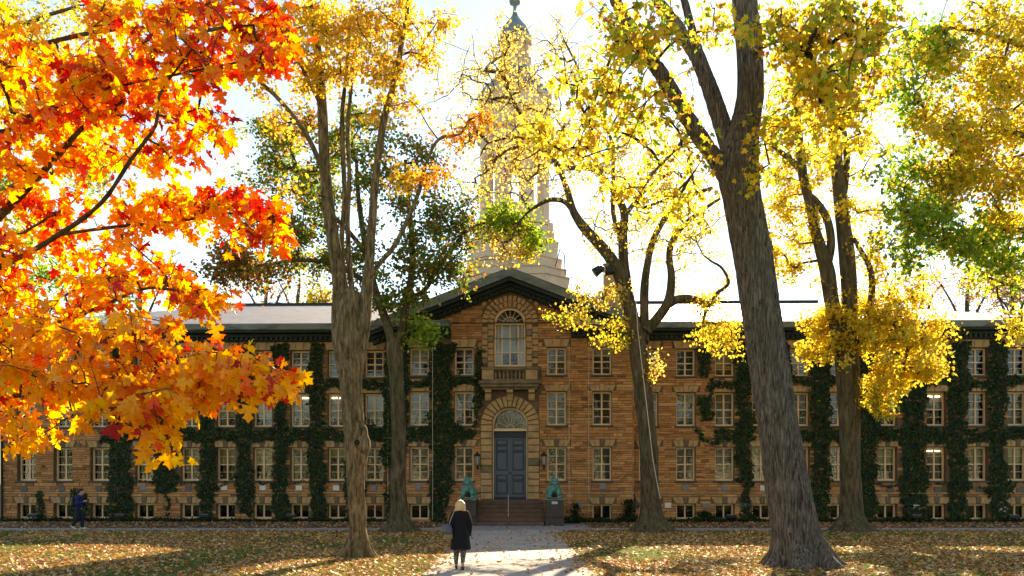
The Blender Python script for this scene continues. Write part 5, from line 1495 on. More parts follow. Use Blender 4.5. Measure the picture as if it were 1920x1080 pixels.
def ground_ivy(label, u0, u1, v0, v1, h, seed, n):
    rng = np.random.default_rng(seed)
    u = rng.uniform(u0, u1, n); v = rng.uniform(v0, v1, n)
    z = rng.uniform(0.03, 1, n) * h * (0.55 + 0.45 * vnoise(np.stack([u * 1.5, v * 1.5, 0 * u], 1), seed)) + 0.03
    nn = unit(rng.normal(size=(n, 3)) * 0.6 + np.array([0, -0.7, 0.8])); t = unit(np.cross(nn, rng.normal(size=(n, 3)))); x = np.cross(t, nn)
    C = IVYC[rng.choice(5, n)] * rng.uniform(0.7, 1.3, (n, 1))
    V, Fc, Cc = leaves_arrays(LEAF_SMALL, np.stack([u, v, z], 1), 0.12 * rng.uniform(0.6, 1.3, n), (x, t, nn), C)
    o = np_mesh('ground_cover', V, [Fc], M['ivy'], None, colors=Cc)
    o.location = (HX, HYY, 0); o.rotation_euler = (0, 0, -TH)
    tag(o, label, 'ground cover', kind='stuff')
ground_ivy('low dark ground cover along the wall foot right of the steps', 2.6, PW, PD - 0.9, PD - 0.1, 0.3, 111, 2600)
ground_ivy('low dark ground cover along the right wing wall foot', PW, UR, -0.9, -0.1, 0.28, 112, 6500)
ground_ivy('low dark ground cover along the left wing wall foot', UL, -PW, -0.7, -0.1, 0.16, 113, 4500)
def shrub(label, px, py_top, w, d, seed, n=600):
    rng = np.random.default_rng(seed)
    u = U(px, d); Y = HYY - u * SN + d; h = CAM_H + (HY - py_top) * Y / F
    root = empty('shrub', (HX + u * CS + d * SN, Y, 0)); tag(root, label, 'shrub')
    p = rng.normal(size=(n, 3)) * [w * 0.4, 0.18, 1] ; z = rng.uniform(0.03, 1, n) ** 0.8 * h; p[:, 0] *= (1.15 - z / h * 0.75); p[:, 2] = z
    C = IVYC[rng.choice(5, n)] * rng.uniform(0.8, 1.4, (n, 1))
    V, Fc, Cc = leaves_arrays(LEAF_SMALL, p, 0.12 * rng.uniform(0.6, 1.3, n), leaf_frames(n, -0.2, rng), C)
    tag(np_mesh('foliage', V, [Fc], M['ivy'], root, colors=Cc), kind='stuff')
    mb = MB()
    for k in range(7): mb.tube([(rng.normal() * 0.05, 0, 0), (rng.normal() * w * 0.3, rng.normal() * 0.1, h * rng.uniform(0.6, 0.95))], [0.012, 0.004], 5)
    mb.build('stems', M['bark_dark'], root)
shrub('slender evergreen shrub against the wall right of the tiger pedestal', 1180, 938, 0.55, -1.05, 121)
shrub('thin shrub by the basement window nearest the right pedestal', 1080, 945, 0.35, -1.05, 122, 260)
shrub('small shrub below the dark plaque right of the gnarled tree', 1322, 960, 0.8, -0.35, 123, 400)

# ------------------------------------------------------------------ fallen leaves and grass
def litter(name, label, n, xr, yr, seed, size, keep, zl=0.0, pale=1.0):
    rng = np.random.default_rng(seed)
    y = rng.uniform(yr[0], yr[1], n); x = rng.uniform(-1, 1, n) * (xr[0] + xr[1] * y)
    m = keep(x, y, rng)
    x, y = x[m], y[m]; n = len(x)
    z = zl + rng.uniform(0.004, 0.035, n)
    nn = unit(rng.normal(size=(n, 3)) * [0.42, 0.42, 0.2] + np.array([0, 0, 1])); a = rng.normal(size=(n, 3)); t = unit(np.cross(nn, a)); xx = np.cross(t, nn)
    c = np.array([(0.40, 0.175, 0.065), (0.48, 0.25, 0.10), (0.32, 0.115, 0.04), (0.54, 0.36, 0.17), (0.54, 0.21, 0.035), (0.20, 0.09, 0.04), (0.60, 0.38, 0.05)])
    C = c[rng.choice(7, n, p=[.22, .22, .15, .16, .1, .07, .08])] * rng.uniform(0.9, 1.42, (n, 1)) * pale
    V, Fc, Cc = leaves_arrays(LEAF_MID_LOW, np.stack([x, y, z], 1), size * rng.uniform(0.6, 1.25, n), (xx, t, nn), C)
    o = np_mesh(name, V, [Fc], M['litter'], None, colors=Cc)
    tag(o, label, 'fallen leaves', kind='stuff')
def on_lawn(x, y, rng):
    d = 0.5 + 0.5 * vnoise(np.stack([x * 0.5, y * 0.33, 0 * x], 1), 31) + 0.25 * vnoise(np.stack([x * 1.7, y * 1.2, 0 * x], 1), 32)
    p = np.clip(0.02 + 1.2 * d, 0.14, 1)
    inside = np.minimum(x + 1.98, 1.86 - x)          # metres inside the path's edge
    p = np.where(inside > 0, 0.75 * np.exp(-inside / 0.12) + 0.25 * np.exp(-inside / 0.45) * (d > 0.45), p)
    return rng.uniform(size=len(x)) < p
litter('fallen_leaves', 'brown and gold fallen leaves strewn over the lawn', 135000, (1.5, 0.66), (15.5, 36.6), 201, 0.098, on_lawn)
litter('fallen_leaves', 'few scattered fallen leaves on the pale centre path', 650, (1.9, 0.0), (15, 38.2), 202, 0.10, lambda x, y, r: r.uniform(size=len(x)) < 0.55, 0.014)
litter('fallen_leaves', 'fallen leaves drifted on the walkway and bed under the wall', 15000, (1.5, 0.64), (36.6, 44.0), 203, 0.105, lambda x, y, r: (r.uniform(size=len(x)) < np.clip((y - 37.2) / 2.5, 0.10, 0.8)) & ((np.abs(x) > 3.4) | (y < 39.9) & (r.uniform(size=len(x)) < .2)), 0.02, .8)
def grass():
    rng = np.random.default_rng(210)
    n = 240000
    y = rng.uniform(15.5, 36.5, n); x = rng.uniform(-1, 1, n) * (1.5 + 0.66 * y)
    g = 0.5 + 0.5 * vnoise(np.stack([x * 0.5, y * 0.33, 0 * x + 7], 1), 33)
    m = (rng.uniform(size=n) < 0.25 + 0.75 * g) & ((x < -1.95) | (x > 1.84))
    x, y = x[m], y[m]; n = len(x)
    a = rng.uniform(0, 2 * np.pi, n); h = rng.uniform(0.03, 0.085, n); w = 0.007
    b = np.stack([x, y, np.zeros(n)], 1); s = np.stack([np.cos(a), np.sin(a), np.zeros(n)], 1) * w
    tip = b + np.stack([rng.normal(size=n) * 0.02, rng.normal(size=n) * 0.02, h], 1)
    V = np.stack([b - s, b + s, tip], 1).reshape(-1, 3)
    C = np.array([(0.13, 0.20, 0.022), (0.19, 0.24, 0.032), (0.09, 0.14, 0.016), (0.26, 0.24, 0.05)])[rng.choice(4, n, p=[.4, .3, .2, .1])] * rng.uniform(0.8, 1.25, (n, 1))
    o = np_mesh('grass', V, [np.arange(n * 3).reshape(-1, 3)], M['grass'], None, colors=np.repeat(C, 3, 0))
    tag(o, 'short green grass of the lawn under the leaves', 'grass', kind='stuff')
grass()

# wood far behind the viewpoint: it only shows mirrored in the lower window panes
def treeline():
    rng = np.random.default_rng(301)
    P = []
    for k in range(16):
        c = np.array([-75 + 10 * k + rng.normal() * 2, -34 + rng.normal() * 4, 7.5 + rng.normal()])
        q = unit(rng.normal(size=(420, 3))) * rng.uniform(0.3, 1, (420, 1)) ** 0.5 * [5.5, 4, 6.5]
        P.append(c + q)
    P = np.vstack(P); n = len(P)
    V, Fc, Cc = leaves_arrays(LEAF_SMALL, P, 1.3 * rng.uniform(0.6, 1.2, n), leaf_frames(n, 0.3, rng), pal_colors('oak', n, rng))
    tag(np_mesh('treeline', V, [Fc], M['leaf'], None, colors=Cc), 'far wood mirrored in the window panes', 'wood', kind='stuff')
treeline()

# ------------------------------------------------------------------ tigers, pedestals, lanterns, flag, lamps
def hall_world(u, v, z): return Vector((HX + u * CS + v * SN, HYY - u * SN + v * CS, z))
def pedestal(px, label):
    v0 = -4.85
    u = U(px, v0)
    p = hall_world(u, v0, 0)
    root = empty('statue_pedestal', p, -TH); tag(root, label, 'pedestal', 'pedestals beside the steps')
    MB().bevbox(-0.44, 0.44, 0.0, 1.75, 0.0, 0.42, 0.02).build('base_block', M['pedestal'], root)
    MB().bevbox(-0.42, 0.42, 0.02, 1.73, 0.425, 1.22, 0.015).build('upper_block', M['pedestal'], root)
    return root, u
pl, ul = pedestal(876, 'dark stone pedestal left of the steps, partly behind the walking person')
pr, ur = pedestal(1040, 'dark red stone pedestal right of the steps with a small pale plate')
MB().box(-0.14, 0.14, -0.012, 0.015, 1.04, 1.17).build('plate', mat_plain('pale_blue_plate', (0.40, 0.47, 0.50), 0.5), pr)

def tiger(u, label, tilt):
    p = hall_world(u, -4.85, 1.222)
    root = empty('tiger_statue', p, -TH); tag(root, label, 'statue', 'bronze tigers beside the steps')
    MB().bevbox(-0.43, 0.43, 0.03, 1.7, 0.0, 0.06, 0.015).build('plinth', M['bronze'], root)
    m = MB()
    # crouching haunches, deep chest, raised head towards the viewer
    m.capsule((0.0, 1.25, 0.30), 0.26, (0, 0.75, 0.42), 0.25, 16)
    m.capsule((0, 0.75, 0.42), 0.25, (0, 0.38, 0.52), 0.24, 16)
    m.capsule((0, 0.40, 0.60), 0.20, (0, 0.28, 0.80), 0.17, 14)
    m.ball(0, 0.24, 0.84, 0.20, 0.20, 0.185, 16, 12)
    m.capsule((0, 0.16, 0.79), 0.125, (0, 0.02, 0.755), 0.085, 14)
    m.ball(0.07, 0.0, 0.76, 0.062, 0.07, 0.055).ball(-0.07, 0.0, 0.76, 0.062, 0.07, 0.055).ball(0, 0.0, 0.70, 0.06, 0.06, 0.04)
    m.ball(0, -0.045, 0.80, 0.04, 0.03, 0.028)
    for s in (-1, 1):
        m.capsule((s * 0.15, 0.30, 0.955), 0.05, (s * 0.185, 0.30, 1.04), 0.032, 10)
        m.capsule((s * 0.13, 0.19, 0.90), 0.05, (s * 0.15, 0.14, 0.87), 0.045, 10)
        m.ball(s * 0.17, 0.22, 0.77, 0.06, 0.08, 0.09)
        m.capsule((s * 0.19, 0.42, 0.52), 0.14, (s * 0.22, 0.24, 0.22), 0.10, 12)
        m.capsule((s * 0.22, 0.24, 0.22), 0.10, (s * 0.225, 0.14, 0.10), 0.085, 12)
        m.capsule((s * 0.225, 0.20, 0.10), 0.085, (s * 0.225, 0.03, 0.095), 0.08, 12)
        for k in (-1, 0, 1): m.ball(s * 0.225 + k * 0.05, -0.03, 0.085, 0.034, 0.05, 0.04)
        m.ball(s * 0.25, 1.15, 0.32, 0.15, 0.30, 0.25)
        m.capsule((s * 0.30, 1.25, 0.12), 0.09, (s * 0.32, 0.85, 0.10), 0.075, 12)
    m.capsule((0.1, 1.5, 0.16), 0.05, (0.42, 1.2, 0.10), 0.045, 10).capsule((0.42, 1.2, 0.10), 0.045, (0.42, 0.8, 0.10), 0.04, 10)
    body = remeshed(m, 'body', M['bronze'], 0.018, root, 2)
    body.location = (0, 0.08, 0.05)
    e = MB()
    for s in (-1, 1): e.ball(s * 0.085, 0.145, 0.925, 0.022, 0.02, 0.016)
    e.build('eyes', M['iron'], root).location = (0, 0.05, 0.0)
    e = MB().box(-0.055, 0.055, 0.01, 0.05, 0.755, 0.77); e.build('mouth', M['iron'], root).location = (0, 0.02, 0.025)
    return root
tiger(ul, 'green bronze tiger on the pedestal left of the steps', 0)
tiger(ur, 'green bronze tiger on the pedestal with the pale plate, right of the steps', 0)

def lantern(px, label):
    v = PD - 0.1; u = U(px, v - 0.25)
    p = hall_world(u, v, 0)
    z = 3.05
    root = empty('wall_lantern', (p.x, p.y, z), -TH); tag(root, label, 'lantern', 'lanterns beside the door')
    MB().box(-0.05, 0.05, -0.02, 0.06, -0.3, 0.1).tube([(0, 0.0, -0.22), (0, -0.14, -0.30), (0, -0.25, -0.22), (0, -0.25, -0.10)], 0.022, 8).build('bracket', M['iron'], root)
    g = [[(r * math.cos(math.pi / 3 * i), -0.25 + r * math.sin(math.pi / 3 * i), zz) for i in range(6)] for zz, r in ((-0.08, 0.085), (0.36, 0.135))]
    MB().rings(g).build('glass_body', M['lampglass'], root)
    for i in range(6):
        MB().tube([(0.09 * math.cos(math.pi / 3 * i), -0.25 + 0.09 * math.sin(math.pi / 3 * i), -0.08), (0.14 * math.cos(math.pi / 3 * i), -0.25 + 0.14 * math.sin(math.pi / 3 * i), 0.36)], 0.011, 5).build('frame_bar', M['iron'], root)
    MB().lathe(0, -0.25, [(0.36, 0.17), (0.39, 0.18), (0.46, 0.12), (0.52, 0.05), (0.56, 0.06), (0.60, 0.02)], 12).build('cap', M['iron'], root)
    MB().lathe(0, -0.25, [(-0.16, 0.02), (-0.12, 0.06), (-0.08, 0.095)], 12).build('base', M['iron'], root)
lantern(895, 'black wall lantern left of the blue entrance door')
lantern(1020, 'black wall lantern right of the blue entrance door')

# flagpole on the pediment ridge and the limp flag
fpz = 12.9
fp_ = hall_world(-0.14, 1.2, 0)
pole = empty('flagpole', (fp_.x, fp_.y, fpz)); tag(pole, 'white flagpole rising from the pediment ridge before the tower', 'flagpole')
MB().tube([(0, 0, 0), (0, 0, 4.0), (0, 0, 7.4)], [0.085, 0.075, 0.05], 12).build('pole', M['pole'], pole, smooth=True)
MB().ball(0, 0, 7.46, 0.09, 0.09, 0.09).build('ball_finial', M['pole'], pole, smooth=True)
MB().box(-0.13, 0.13, -0.13, 0.13, -0.1, 0.06).build('foot', M['iron'], pole)
red = mat_rough('flag_red', (0.45, 0.035, 0.05), 0.1, 8, 0.8, 0.1, 60); whi = mat_rough('flag_white', (0.72, 0.70, 0.68), 0.05, 8, 0.8, 0.1, 60); blu = mat_rough('flag_blue', (0.03, 0.05, 0.17), 0.1, 8, 0.8, 0.1, 60)
def flag():
    nx, nz = 26, 22
    V, Fc, mi = [], [], []
    for j in range(nz + 1):
        for i in range(nx + 1):
            s, t = i / nx, j / nz             # s from the hoist to the fly, t down the hoist
            fold = 0.42 * s ** 0.7
            x = -0.08 - fold * (0.75 + 0.25 * math.cos(t * 3)) * (0.55 + 0.45 * math.sin(s * 9 + t * 1.5) * s)
            y = 0.10 * math.sin(s * 15 + t * 2.0) * (0.3 + s)
            z = 6.9 - t * 1.15 - s * 1.05 * (0.55 + 0.45 * s)
            V.append((x, y, z))
    for j in range(nz):
        for i in range(nx):
            a = j * (nx + 1) + i
            Fc.append((a, a + 1, a + nx + 2, a + nx + 1))
            st = int((j + 0.5) / nz * 13)
            mi.append(2 if (i / nx < 0.4 and (j + 0.5) / nz < 7 / 13) else (0 if st % 2 == 0 else 1))
    me = bpy.data.meshes.new('flag'); me.from_pydata(V, [], Fc)
    for m in (red, whi, blu): me.materials.append(m)
    for p, k in zip(me.polygons, mi): p.material_index = k; p.use_smooth = True
    o = link(bpy.data.objects.new('flag', me)); o.location = (fp_.x, fp_.y, fpz)
    sd = o.modifiers.new('thickness', 'SOLIDIFY'); sd.thickness = 0.01
    tag(o, 'limp red white and blue striped flag hanging from the white flagpole', 'flag')
flag()

# floodlights in the gnarled tree
def tree_flood(px, py, rz, tilt, label):
    p = at(px, py, 34.9)
    root = empty('floodlight', p, rz); root.scale = (0.82, 0.82, 0.82); tag(root, label, 'floodlight', 'floodlights in the gnarled tree')
    hd = MB().lathe(0, 0, [(-0.24, 0.13), (-0.18, 0.19), (0.12, 0.23), (0.22, 0.24), (0.23, 0.21)], 16).build('housing', M['iron'], root, smooth=False)
    hd.rotation_euler = (0, tilt, 0)
    ln = MB().lathe(0, 0, [(0.232, 0.205), (0.24, 0.15), (0.245, 0.01)], 16).build('lens', M['lampglass'], root); ln.rotation_euler = (0, tilt, 0)
    MB().tube([(0.05, 0, 0.1), (0.2, 0.1, 0.24), (0.55, 0.3, 0.1)], 0.03, 6).build('arm', M['iron'], root)
tree_flood(1121, 507, 0, R(-125), 'black floodlight furthest out from the gnarled tree, left of the other')
tree_flood(1143, 508, 0, R(-95), 'black floodlight close against the gnarled tree limb')
# lamps on the ground under the walls
def ground_lamp(px, label, d=-0.9):
    u = U(px, d); p = hall_world(u, d, 0)
    root = empty('ground_lamp', p, -TH); tag(root, label, 'ground lamp', 'lamps at the foot of the hall')
    MB().tube([(0, 0, 0), (0, 0, 0.26)], 0.03, 8).build('stem', M['iron'], root)
    MB().bevbox(-0.26, 0.26, -0.14, 0.12, 0.24, 0.40, 0.03).build('housing', M['iron'], root)
    MB().box(-0.22, 0.22, -0.10, 0.10, 0.401, 0.415).build('lens', M['lampglass'], root)
for px, lb in ((62, 'dark ground lamp before the leftmost basement window'), (225, 'dark ground lamp under the first thick ivy column on the left wing'), (384, 'dark ground lamp at the foot of the third ivy column on the left wing'),
               (546, 'dark ground lamp at the basement window left of the brown forked tree'), (1371, 'dark ground lamp before a basement window between gnarled and leaning trees'),
               (1718, 'dark ground lamp under a white plaque on the right wing'), (1900, 'dark ground lamp nearest the right edge of the hall front')):
    ground_lamp(px, lb)

# cables
def cable(pts, r, label):
    o = MB().tube(pts, r, 5).build('cable', M['cable']); tag(o, label, 'cable')
for px, y0, y1, lb in ((1067, 645, 962, 'thin pale cable down the stone right of the arched window'), (1104, 640, 965, 'thin pale cable down the stone left of the outer pavilion windows'), (811, 650, 975, 'thin pale cable running down through the ivy column')):
    v = PD - 0.10 if px > 900 else PD - 0.30
    u = U(px, v)
    cable([hall_world(u, v, CAM_H + (HY - y) * 44.0 / F) for y in np.linspace(y0, y1, 8)], 0.012, lb)
cable([at(px, py, 34.75) for px, py in ((1192, 560), (1196, 620), (1203, 680), (1210, 740), (1217, 800), (1224, 860), (1232, 905), (1238, 935))], 0.018, 'pale cable climbing the trunk of the gnarled tree')
q = hall_world(0.02, -4.3, 0)
rod = MB().tube([(q.x, q.y, 0.45), (q.x, q.y, 1.45)], 0.013, 6).ball(q.x, q.y, 0.46, 0.03, 0.03, 0.03).build('step_rod', M['cable'])
tag(rod, 'thin pale upright rod at the middle of the entrance steps', 'rod')

# ------------------------------------------------------------------ people
SK = mat_plain('skin', (0.50, 0.28, 0.19), 0.55)
def limb(mb, pts, n=12):
    for (p0, r0), (p1, r1) in zip(pts, pts[1:]): mb.capsule(p0, r0, p1, r1, n)
def hand(mb, w, d, side, s=1.0):
    """palm and five fingers hanging from wrist point w, slightly curled; d = forward direction (y sign)"""
    w = np.array(w)
    mb.ball(w[0], w[1], w[2] - 0.045, 0.022, 0.036, 0.05, 10, 8)
    for k, (L, o) in enumerate(((0.062, -0.027), (0.072, -0.009), (0.068, 0.009), (0.054, 0.026))):
        a = w + [0, o, -0.085]; b = a + [-side * 0.008, 0, -L * 0.5]; c = b + [-side * 0.02, 0, -L * 0.45]
        limb(mb, [(a, 0.0095), (b, 0.0088), (c, 0.0075)], 8)
    t = w + [0, d * 0.028, -0.03]; limb(mb, [(t, 0.011), (t + [-side * 0.008, d * 0.022, -0.03], 0.010), (t + [-side * 0.014, d * 0.026, -0.056], 0.008)], 8)

def woman():
    p = at(863, 1069, 20.0); p.z = 0.012
    body = MB()
    # standing mid-stride, back to the camera (facing +y)
    limb(body, [((-0.095, 0.10, 0.80), 0.10), ((-0.095, 0.08, 0.50), 0.062), ((-0.10, 0.02, 0.34), 0.055), ((-0.10, -0.02, 0.13), 0.036), ((-0.10, 0.0, 0.10), 0.036)])
    limb(body, [((0.085, 0.0, 0.80), 0.10), ((0.08, -0.05, 0.50), 0.062), ((0.075, -0.14, 0.34), 0.055), ((0.07, -0.20, 0.14), 0.036), ((0.07, -0.19, 0.11), 0.036)])
    limb(body, [((0, 0.03, 0.86), 0.15), ((0, 0.03, 1.05), 0.125), ((0, 0.03, 1.28), 0.14), ((0, 0.03, 1.36), 0.11), ((0, 0.04, 1.45), 0.055)])
    body.ball(0, 0.055, 1.56, 0.075, 0.095, 0.115, 14, 10).ball(0, 0.14, 1.55, 0.016, 0.025, 0.022).ball(0.074, 0.05, 1.56, 0.012, 0.02, 0.03).ball(-0.074, 0.05, 1.56, 0.012, 0.02, 0.03)
    limb(body, [((0.15, 0.03, 1.36), 0.06), ((0.215, 0.0, 1.10), 0.046), ((0.215, 0.06, 0.87), 0.034), ((0.21, 0.07, 0.82), 0.028)])
    limb(body, [((-0.15, 0.03, 1.36), 0.06), ((-0.22, -0.02, 1.12), 0.046), ((-0.20, 0.10, 0.93), 0.034), ((-0.19, 0.12, 0.90), 0.028)])
    hand(body, (0.21, 0.07, 0.81), 1, 1); hand(body, (-0.19, 0.12, 0.89), 1, -1)
    b = remeshed(body, 'person', SK, 0.0085, None, 2)
    b.location = p; b.scale = (0.96,) * 3
    tag(b, 'person with blonde bob in long black coat walking up the path with a shoulder bag', 'person')
    # coat: lofted rings with folds, sleeves joined
    black = mat_rough('black_wool', (0.005, 0.0055, 0.008), 0.2, 8, 0.9, 0.2, 80)
    coat = MB()
    rows = [(0.50, 0.255, 0.20, -0.03), (0.62, 0.245, 0.19, -0.02), (0.80, 0.225, 0.175, 0.0), (0.98, 0.20, 0.155, 0.015), (1.12, 0.19, 0.145, 0.02), (1.26, 0.20, 0.165, 0.03), (1.35, 0.19, 0.155, 0.03), (1.41, 0.14, 0.13, 0.03), (1.475, 0.085, 0.095, 0.04)]
    rg = []
    for z, rx, ry, oy in rows:
        k = max(0, (0.98 - z) / 0.48)
        rg.append([((rx + 0.012 * k * math.sin(5 * a + 1)) * math.cos(a), oy + (ry + 0.014 * k * math.sin(7 * a)) * math.sin(a), z + 0.008 * k * math.sin(3 * a)) for a in [2 * math.pi * i / 32 for i in range(32)]])
    coat.rings(rg)
    for s in (1, -1):
        q = [((s * 0.145, 0.03, 1.375), 0.075), ((s * 0.205, 0.0, 1.22), 0.072), ((s * 0.235, -0.01, 1.10), 0.068), ((s * 0.225, 0.05, 0.97), 0.060), ((s * 0.215, 0.075, 0.86), 0.056)] if s > 0 else [((s * 0.145, 0.03, 1.375), 0.075), ((s * 0.21, -0.01, 1.23), 0.072), ((s * 0.235, -0.02, 1.12), 0.066), ((s * 0.215, 0.07, 0.98), 0.058), ((s * 0.20, 0.11, 0.92), 0.052)]
        limb(coat, q, 14)
    remeshed(coat, 'coat', black, 0.011, b, 2)
    # patterned trousers
    m, nt, out = new_mat('patterned_trousers')
    pr_ = nt.nodes.new('ShaderNodeBsdfPrincipled'); pr_.inputs['Roughness'].default_value = 0.9
    wv = nt.nodes.new('ShaderNodeTexVoronoi'); wv.inputs['Scale'].default_value = 62.0; nt.links.new(objcoord(nt, (1.4, 1.4, 0.55)), wv.inputs['Vector'])
    nt.links.new(ramp(nt, wv.outputs['Distance'], [(0.28, (0.55, 0.52, 0.47)), (0.38, (0.012, 0.012, 0.016))]).outputs[0], pr_.inputs['Base Color'])
    nt.links.new(pr_.outputs[0], out.inputs[0])
    tr_ = MB()
    limb(tr_, [((-0.095, 0.10, 0.80), 0.105), ((-0.095, 0.08, 0.50), 0.078), ((-0.10, 0.02, 0.34), 0.068), ((-0.10, -0.015, 0.17), 0.05)])
    limb(tr_, [((0.085, 0.0, 0.80), 0.105), ((0.08, -0.05, 0.50), 0.078), ((0.075, -0.13, 0.34), 0.068), ((0.07, -0.185, 0.20), 0.05)])
    remeshed(tr_, 'trousers', m, 0.010, b, 2)
    shoe = mat_plain('dark_shoe_leather', (0.02, 0.014, 0.014), 0.4)
    for (x, y, lift, tilt) in ((-0.10, 0.0, 0.0, 0), (0.07, -0.19, 0.04, R(35))):
        s_ = MB(); limb(s_, [((0, -0.045, 0.075), 0.036), ((0, 0.03, 0.06), 0.036), ((0, 0.12, 0.03), 0.034), ((0, 0.17, 0.024), 0.024)])
        s_.capsule((0, -0.055, 0.06), 0.02, (0, -0.06, 0.012), 0.012, 8)
        o = remeshed(s_, 'shoe', shoe, 0.007, b, 1); o.location = (x, y + 0.01, lift); o.rotation_euler = (-tilt, 0, 0)
    # hair: bob with strands
    hm = mat_rough('blonde_hair', (0.62, 0.40, 0.17), 0.3, 5, 0.45, 0.6, 60, stretch=(3, 3, 0.25), spec=0.5)
    h = MB()
    h.ball(0, 0.03, 1.60, 0.105, 0.118, 0.105, 16, 12).ball(0, -0.02, 1.53, 0.112, 0.085, 0.11, 16, 12)
    for k in range(15):
        a = math.pi * (0.02 + 0.96 * k / 14)
        x, y = -0.108 * math.cos(a), -0.075 * math.sin(a) + 0.02
        h.capsule((x * 0.85, y, 1.60), 0.034, (x * 1.08, y * 1.05, 1.455 - 0.012 * (k % 3)), 0.019, 8)
    h.capsule((-0.115, 0.02, 1.47), 0.02, (-0.145, 0.015, 1.445), 0.012, 8)
    remeshed(h, 'hair', hm, 0.009, b, 1)
    # shoulder bag hanging at her left side
    bag = empty('shoulder_bag', (p.x - 0.264, p.y - 0.02, 0.72)); bag.scale = (0.96,) * 3; tag(bag, 'grey and tan shoulder bag hanging from the walking person in black', 'bag')
    g1 = mat_plain('slate_leather', (0.06, 0.075, 0.09), 0.45); g2 = mat_plain('tan_leather', (0.20, 0.14, 0.06), 0.5)
    def ell(z, rx, ry): return [(rx * math.copysign(abs(math.cos(a)) ** 0.6, math.cos(a)), ry * math.copysign(abs(math.sin(a)) ** 0.6, math.sin(a)), z) for a in [2 * math.pi * (i + .5) / 20 for i in range(20)]]
    MB().rings([ell(0.0, 0.085, 0.14), ell(0.02, 0.10, 0.16), ell(0.14, 0.11, 0.17)]).build('lower_body', g2, bag, smooth=True)
    MB().rings([ell(0.14, 0.112, 0.172), ell(0.26, 0.10, 0.15), ell(0.36, 0.06, 0.11), ell(0.38, 0.03, 0.09)]).build('upper_body', g1, bag, smooth=True)
    MB().tube([(0.01, -0.09, 0.36), (0.06, -0.08, 0.52), (0.12, -0.06, 0.66), (0.135, 0.03, 0.70), (0.11, 0.11, 0.60), (0.02, 0.10, 0.36)], 0.011, 6).build('strap', mat_plain('pale_strap', (0.35, 0.28, 0.27), 0.5), bag, smooth=True)
woman()

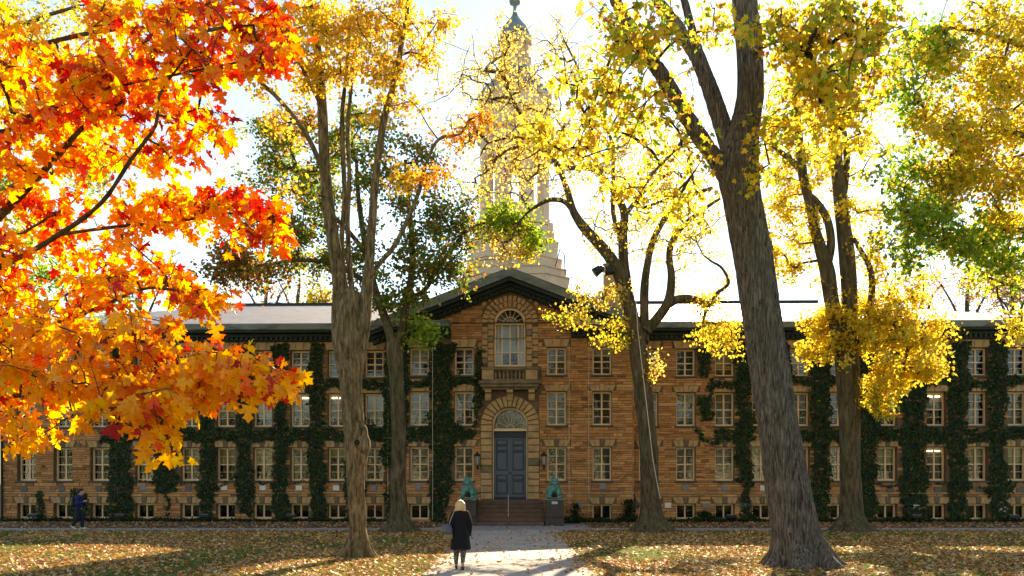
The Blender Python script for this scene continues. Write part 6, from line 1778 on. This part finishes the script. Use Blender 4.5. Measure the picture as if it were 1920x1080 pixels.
def man():
    p = at(148, 996, 36.9); p.z = 0.022
    body = MB()     # walking to the right (+x), head bent over a phone
    limb(body, [((0.0, 0.08, 0.92), 0.10), ((0.10, 0.08, 0.52), 0.068), ((0.10, 0.08, 0.46), 0.062), ((0.10, 0.08, 0.11), 0.042)])
    limb(body, [((0.0, -0.08, 0.92), 0.10), ((-0.02, -0.08, 0.50), 0.068), ((-0.05, -0.08, 0.46), 0.062), ((-0.24, -0.08, 0.17), 0.042)])
    limb(body, [((0, 0, 0.95), 0.14), ((0, 0, 1.15), 0.14), ((0.02, 0, 1.36), 0.155), ((0.03, 0, 1.45), 0.10), ((0.07, 0, 1.54), 0.06)])
    body.ball(0.12, 0, 1.63, 0.10, 0.078, 0.118, 14, 10).ball(0.225, 0, 1.595, 0.028, 0.016, 0.024).ball(0.10, 0.078, 1.62, 0.02, 0.012, 0.03).ball(0.10, -0.078, 1.62, 0.02, 0.012, 0.03)
    body.ball(0.20, 0, 1.545, 0.03, 0.03, 0.02)
    for s in (1, -1):
        limb(body, [((0.02, s * 0.18, 1.40), 0.065), ((0.0, s * 0.23, 1.13), 0.05), ((0.22, s * 0.10, 1.20), 0.036), ((0.27, s * 0.05, 1.23), 0.03)])
        body.ball(0.30, s * 0.04, 1.24, 0.045, 0.022, 0.035, 10, 8)
        for k in range(4): limb(body, [((0.325, s * 0.045, 1.265 - k * 0.018), 0.010), ((0.355, s * 0.03, 1.265 - k * 0.018), 0.0095), ((0.368, s * 0.008, 1.262 - k * 0.018), 0.008)], 8)
        limb(body, [((0.305, s * 0.03, 1.27), 0.011), ((0.33, s * 0.012, 1.285), 0.009)], 8)
    b = remeshed(body, 'person', SK, 0.0085, None, 2); b.location = p
    tag(b, 'person in navy sweater with black backpack looking at a phone on the walkway', 'person')
    navy = mat_rough('navy_knit', (0.016, 0.026, 0.12), 0.2, 8, 0.9, 0.2, 80); jean = mat_rough('dark_jeans', (0.010, 0.016, 0.035), 0.2, 8, 0.9, 0.2, 80)
    sw = MB()
    limb(sw, [((0, 0, 1.0), 0.155), ((0, 0, 1.15), 0.16), ((0.02, 0, 1.36), 0.175), ((0.03, 0, 1.45), 0.115)])
    for s in (1, -1): limb(sw, [((0.02, s * 0.18, 1.40), 0.082), ((0.0, s * 0.23, 1.13), 0.068), ((0.20, s * 0.115, 1.19), 0.052)])
    remeshed(sw, 'sweater', navy, 0.012, b, 2)
    MB().lathe(0.05, 0, [(1.47, 0.095), (1.53, 0.085), (1.54, 0.075)], 16).build('collar', mat_plain('pink_collar', (0.50, 0.28, 0.32), 0.8), b, smooth=True)
    tr_ = MB()
    limb(tr_, [((0, 0.07, 0.98), 0.135), ((0.0, 0.08, 0.90), 0.12), ((0.10, 0.08, 0.50), 0.088), ((0.10, 0.08, 0.12), 0.066)])
    limb(tr_, [((0, -0.07, 0.98), 0.135), ((0.0, -0.08, 0.90), 0.12), ((-0.03, -0.08, 0.50), 0.088), ((-0.225, -0.08, 0.19), 0.066)])
    remeshed(tr_, 'trousers', jean, 0.012, b, 2)
    shoe = mat_plain('pale_green_shoe', (0.42, 0.50, 0.36), 0.6)
    for (x, y, z, tilt) in ((0.10, 0.08, 0.0, 0), (-0.26, -0.08, 0.07, R(32))):
        s_ = MB(); limb(s_, [((-0.06, 0, 0.06), 0.048), ((0.04, 0, 0.055), 0.05), ((0.16, 0, 0.045), 0.043)])
        o = remeshed(s_, 'shoe', shoe, 0.009, b, 1); o.location = (x, y, z); o.rotation_euler = (0, tilt, 0)
    hr = MB().ball(0.095, 0, 1.68, 0.112, 0.088, 0.085, 14, 10).ball(0.05, 0, 1.635, 0.075, 0.082, 0.085, 14, 10).ball(0.18, 0, 1.715, 0.05, 0.06, 0.03)
    remeshed(hr, 'hair', mat_rough('black_hair', (0.010, 0.009, 0.008), 0.2, 8, 0.6, 0.4, 60), 0.011, b, 1)
    bp = empty('backpack', (p.x - 0.16, p.y, 1.0)); tag(bp, 'black backpack worn by the person with the phone', 'backpack')
    m = MB(); m.capsule((-0.08, -0.06, 0.08), 0.10, (-0.06, -0.06, 0.36), 0.09).capsule((-0.08, 0.06, 0.08), 0.10, (-0.06, 0.06, 0.36), 0.09)
    remeshed(m, 'pack_body', M['iron'], 0.015, bp, 2)
    m = MB(); m.capsule((-0.17, -0.05, 0.08), 0.045, (-0.17, 0.05, 0.08), 0.045).capsule((-0.17, -0.05, 0.2), 0.04, (-0.17, 0.05, 0.2), 0.04)
    remeshed(m, 'front_pocket', M['iron'], 0.012, bp, 2)
    for s in (1, -1): MB().tube([(-0.02, s * 0.11, 0.06), (0.20, s * 0.17, 0.18), (0.34, s * 0.13, 0.40), (0.18, s * 0.115, 0.52), (-0.01, s * 0.10, 0.42)], 0.022, 6).build('strap', M['iron'], bp)
    ph = MB().box(-0.006, 0.006, -0.037, 0.037, -0.02, 0.13).build('phone', M['iron']); ph.location = (p.x + 0.372, p.y, p.z + 1.21); ph.rotation_euler = (0, R(25), 0)
    tag(ph, 'dark phone held up by the person in the navy sweater', 'phone')
man()
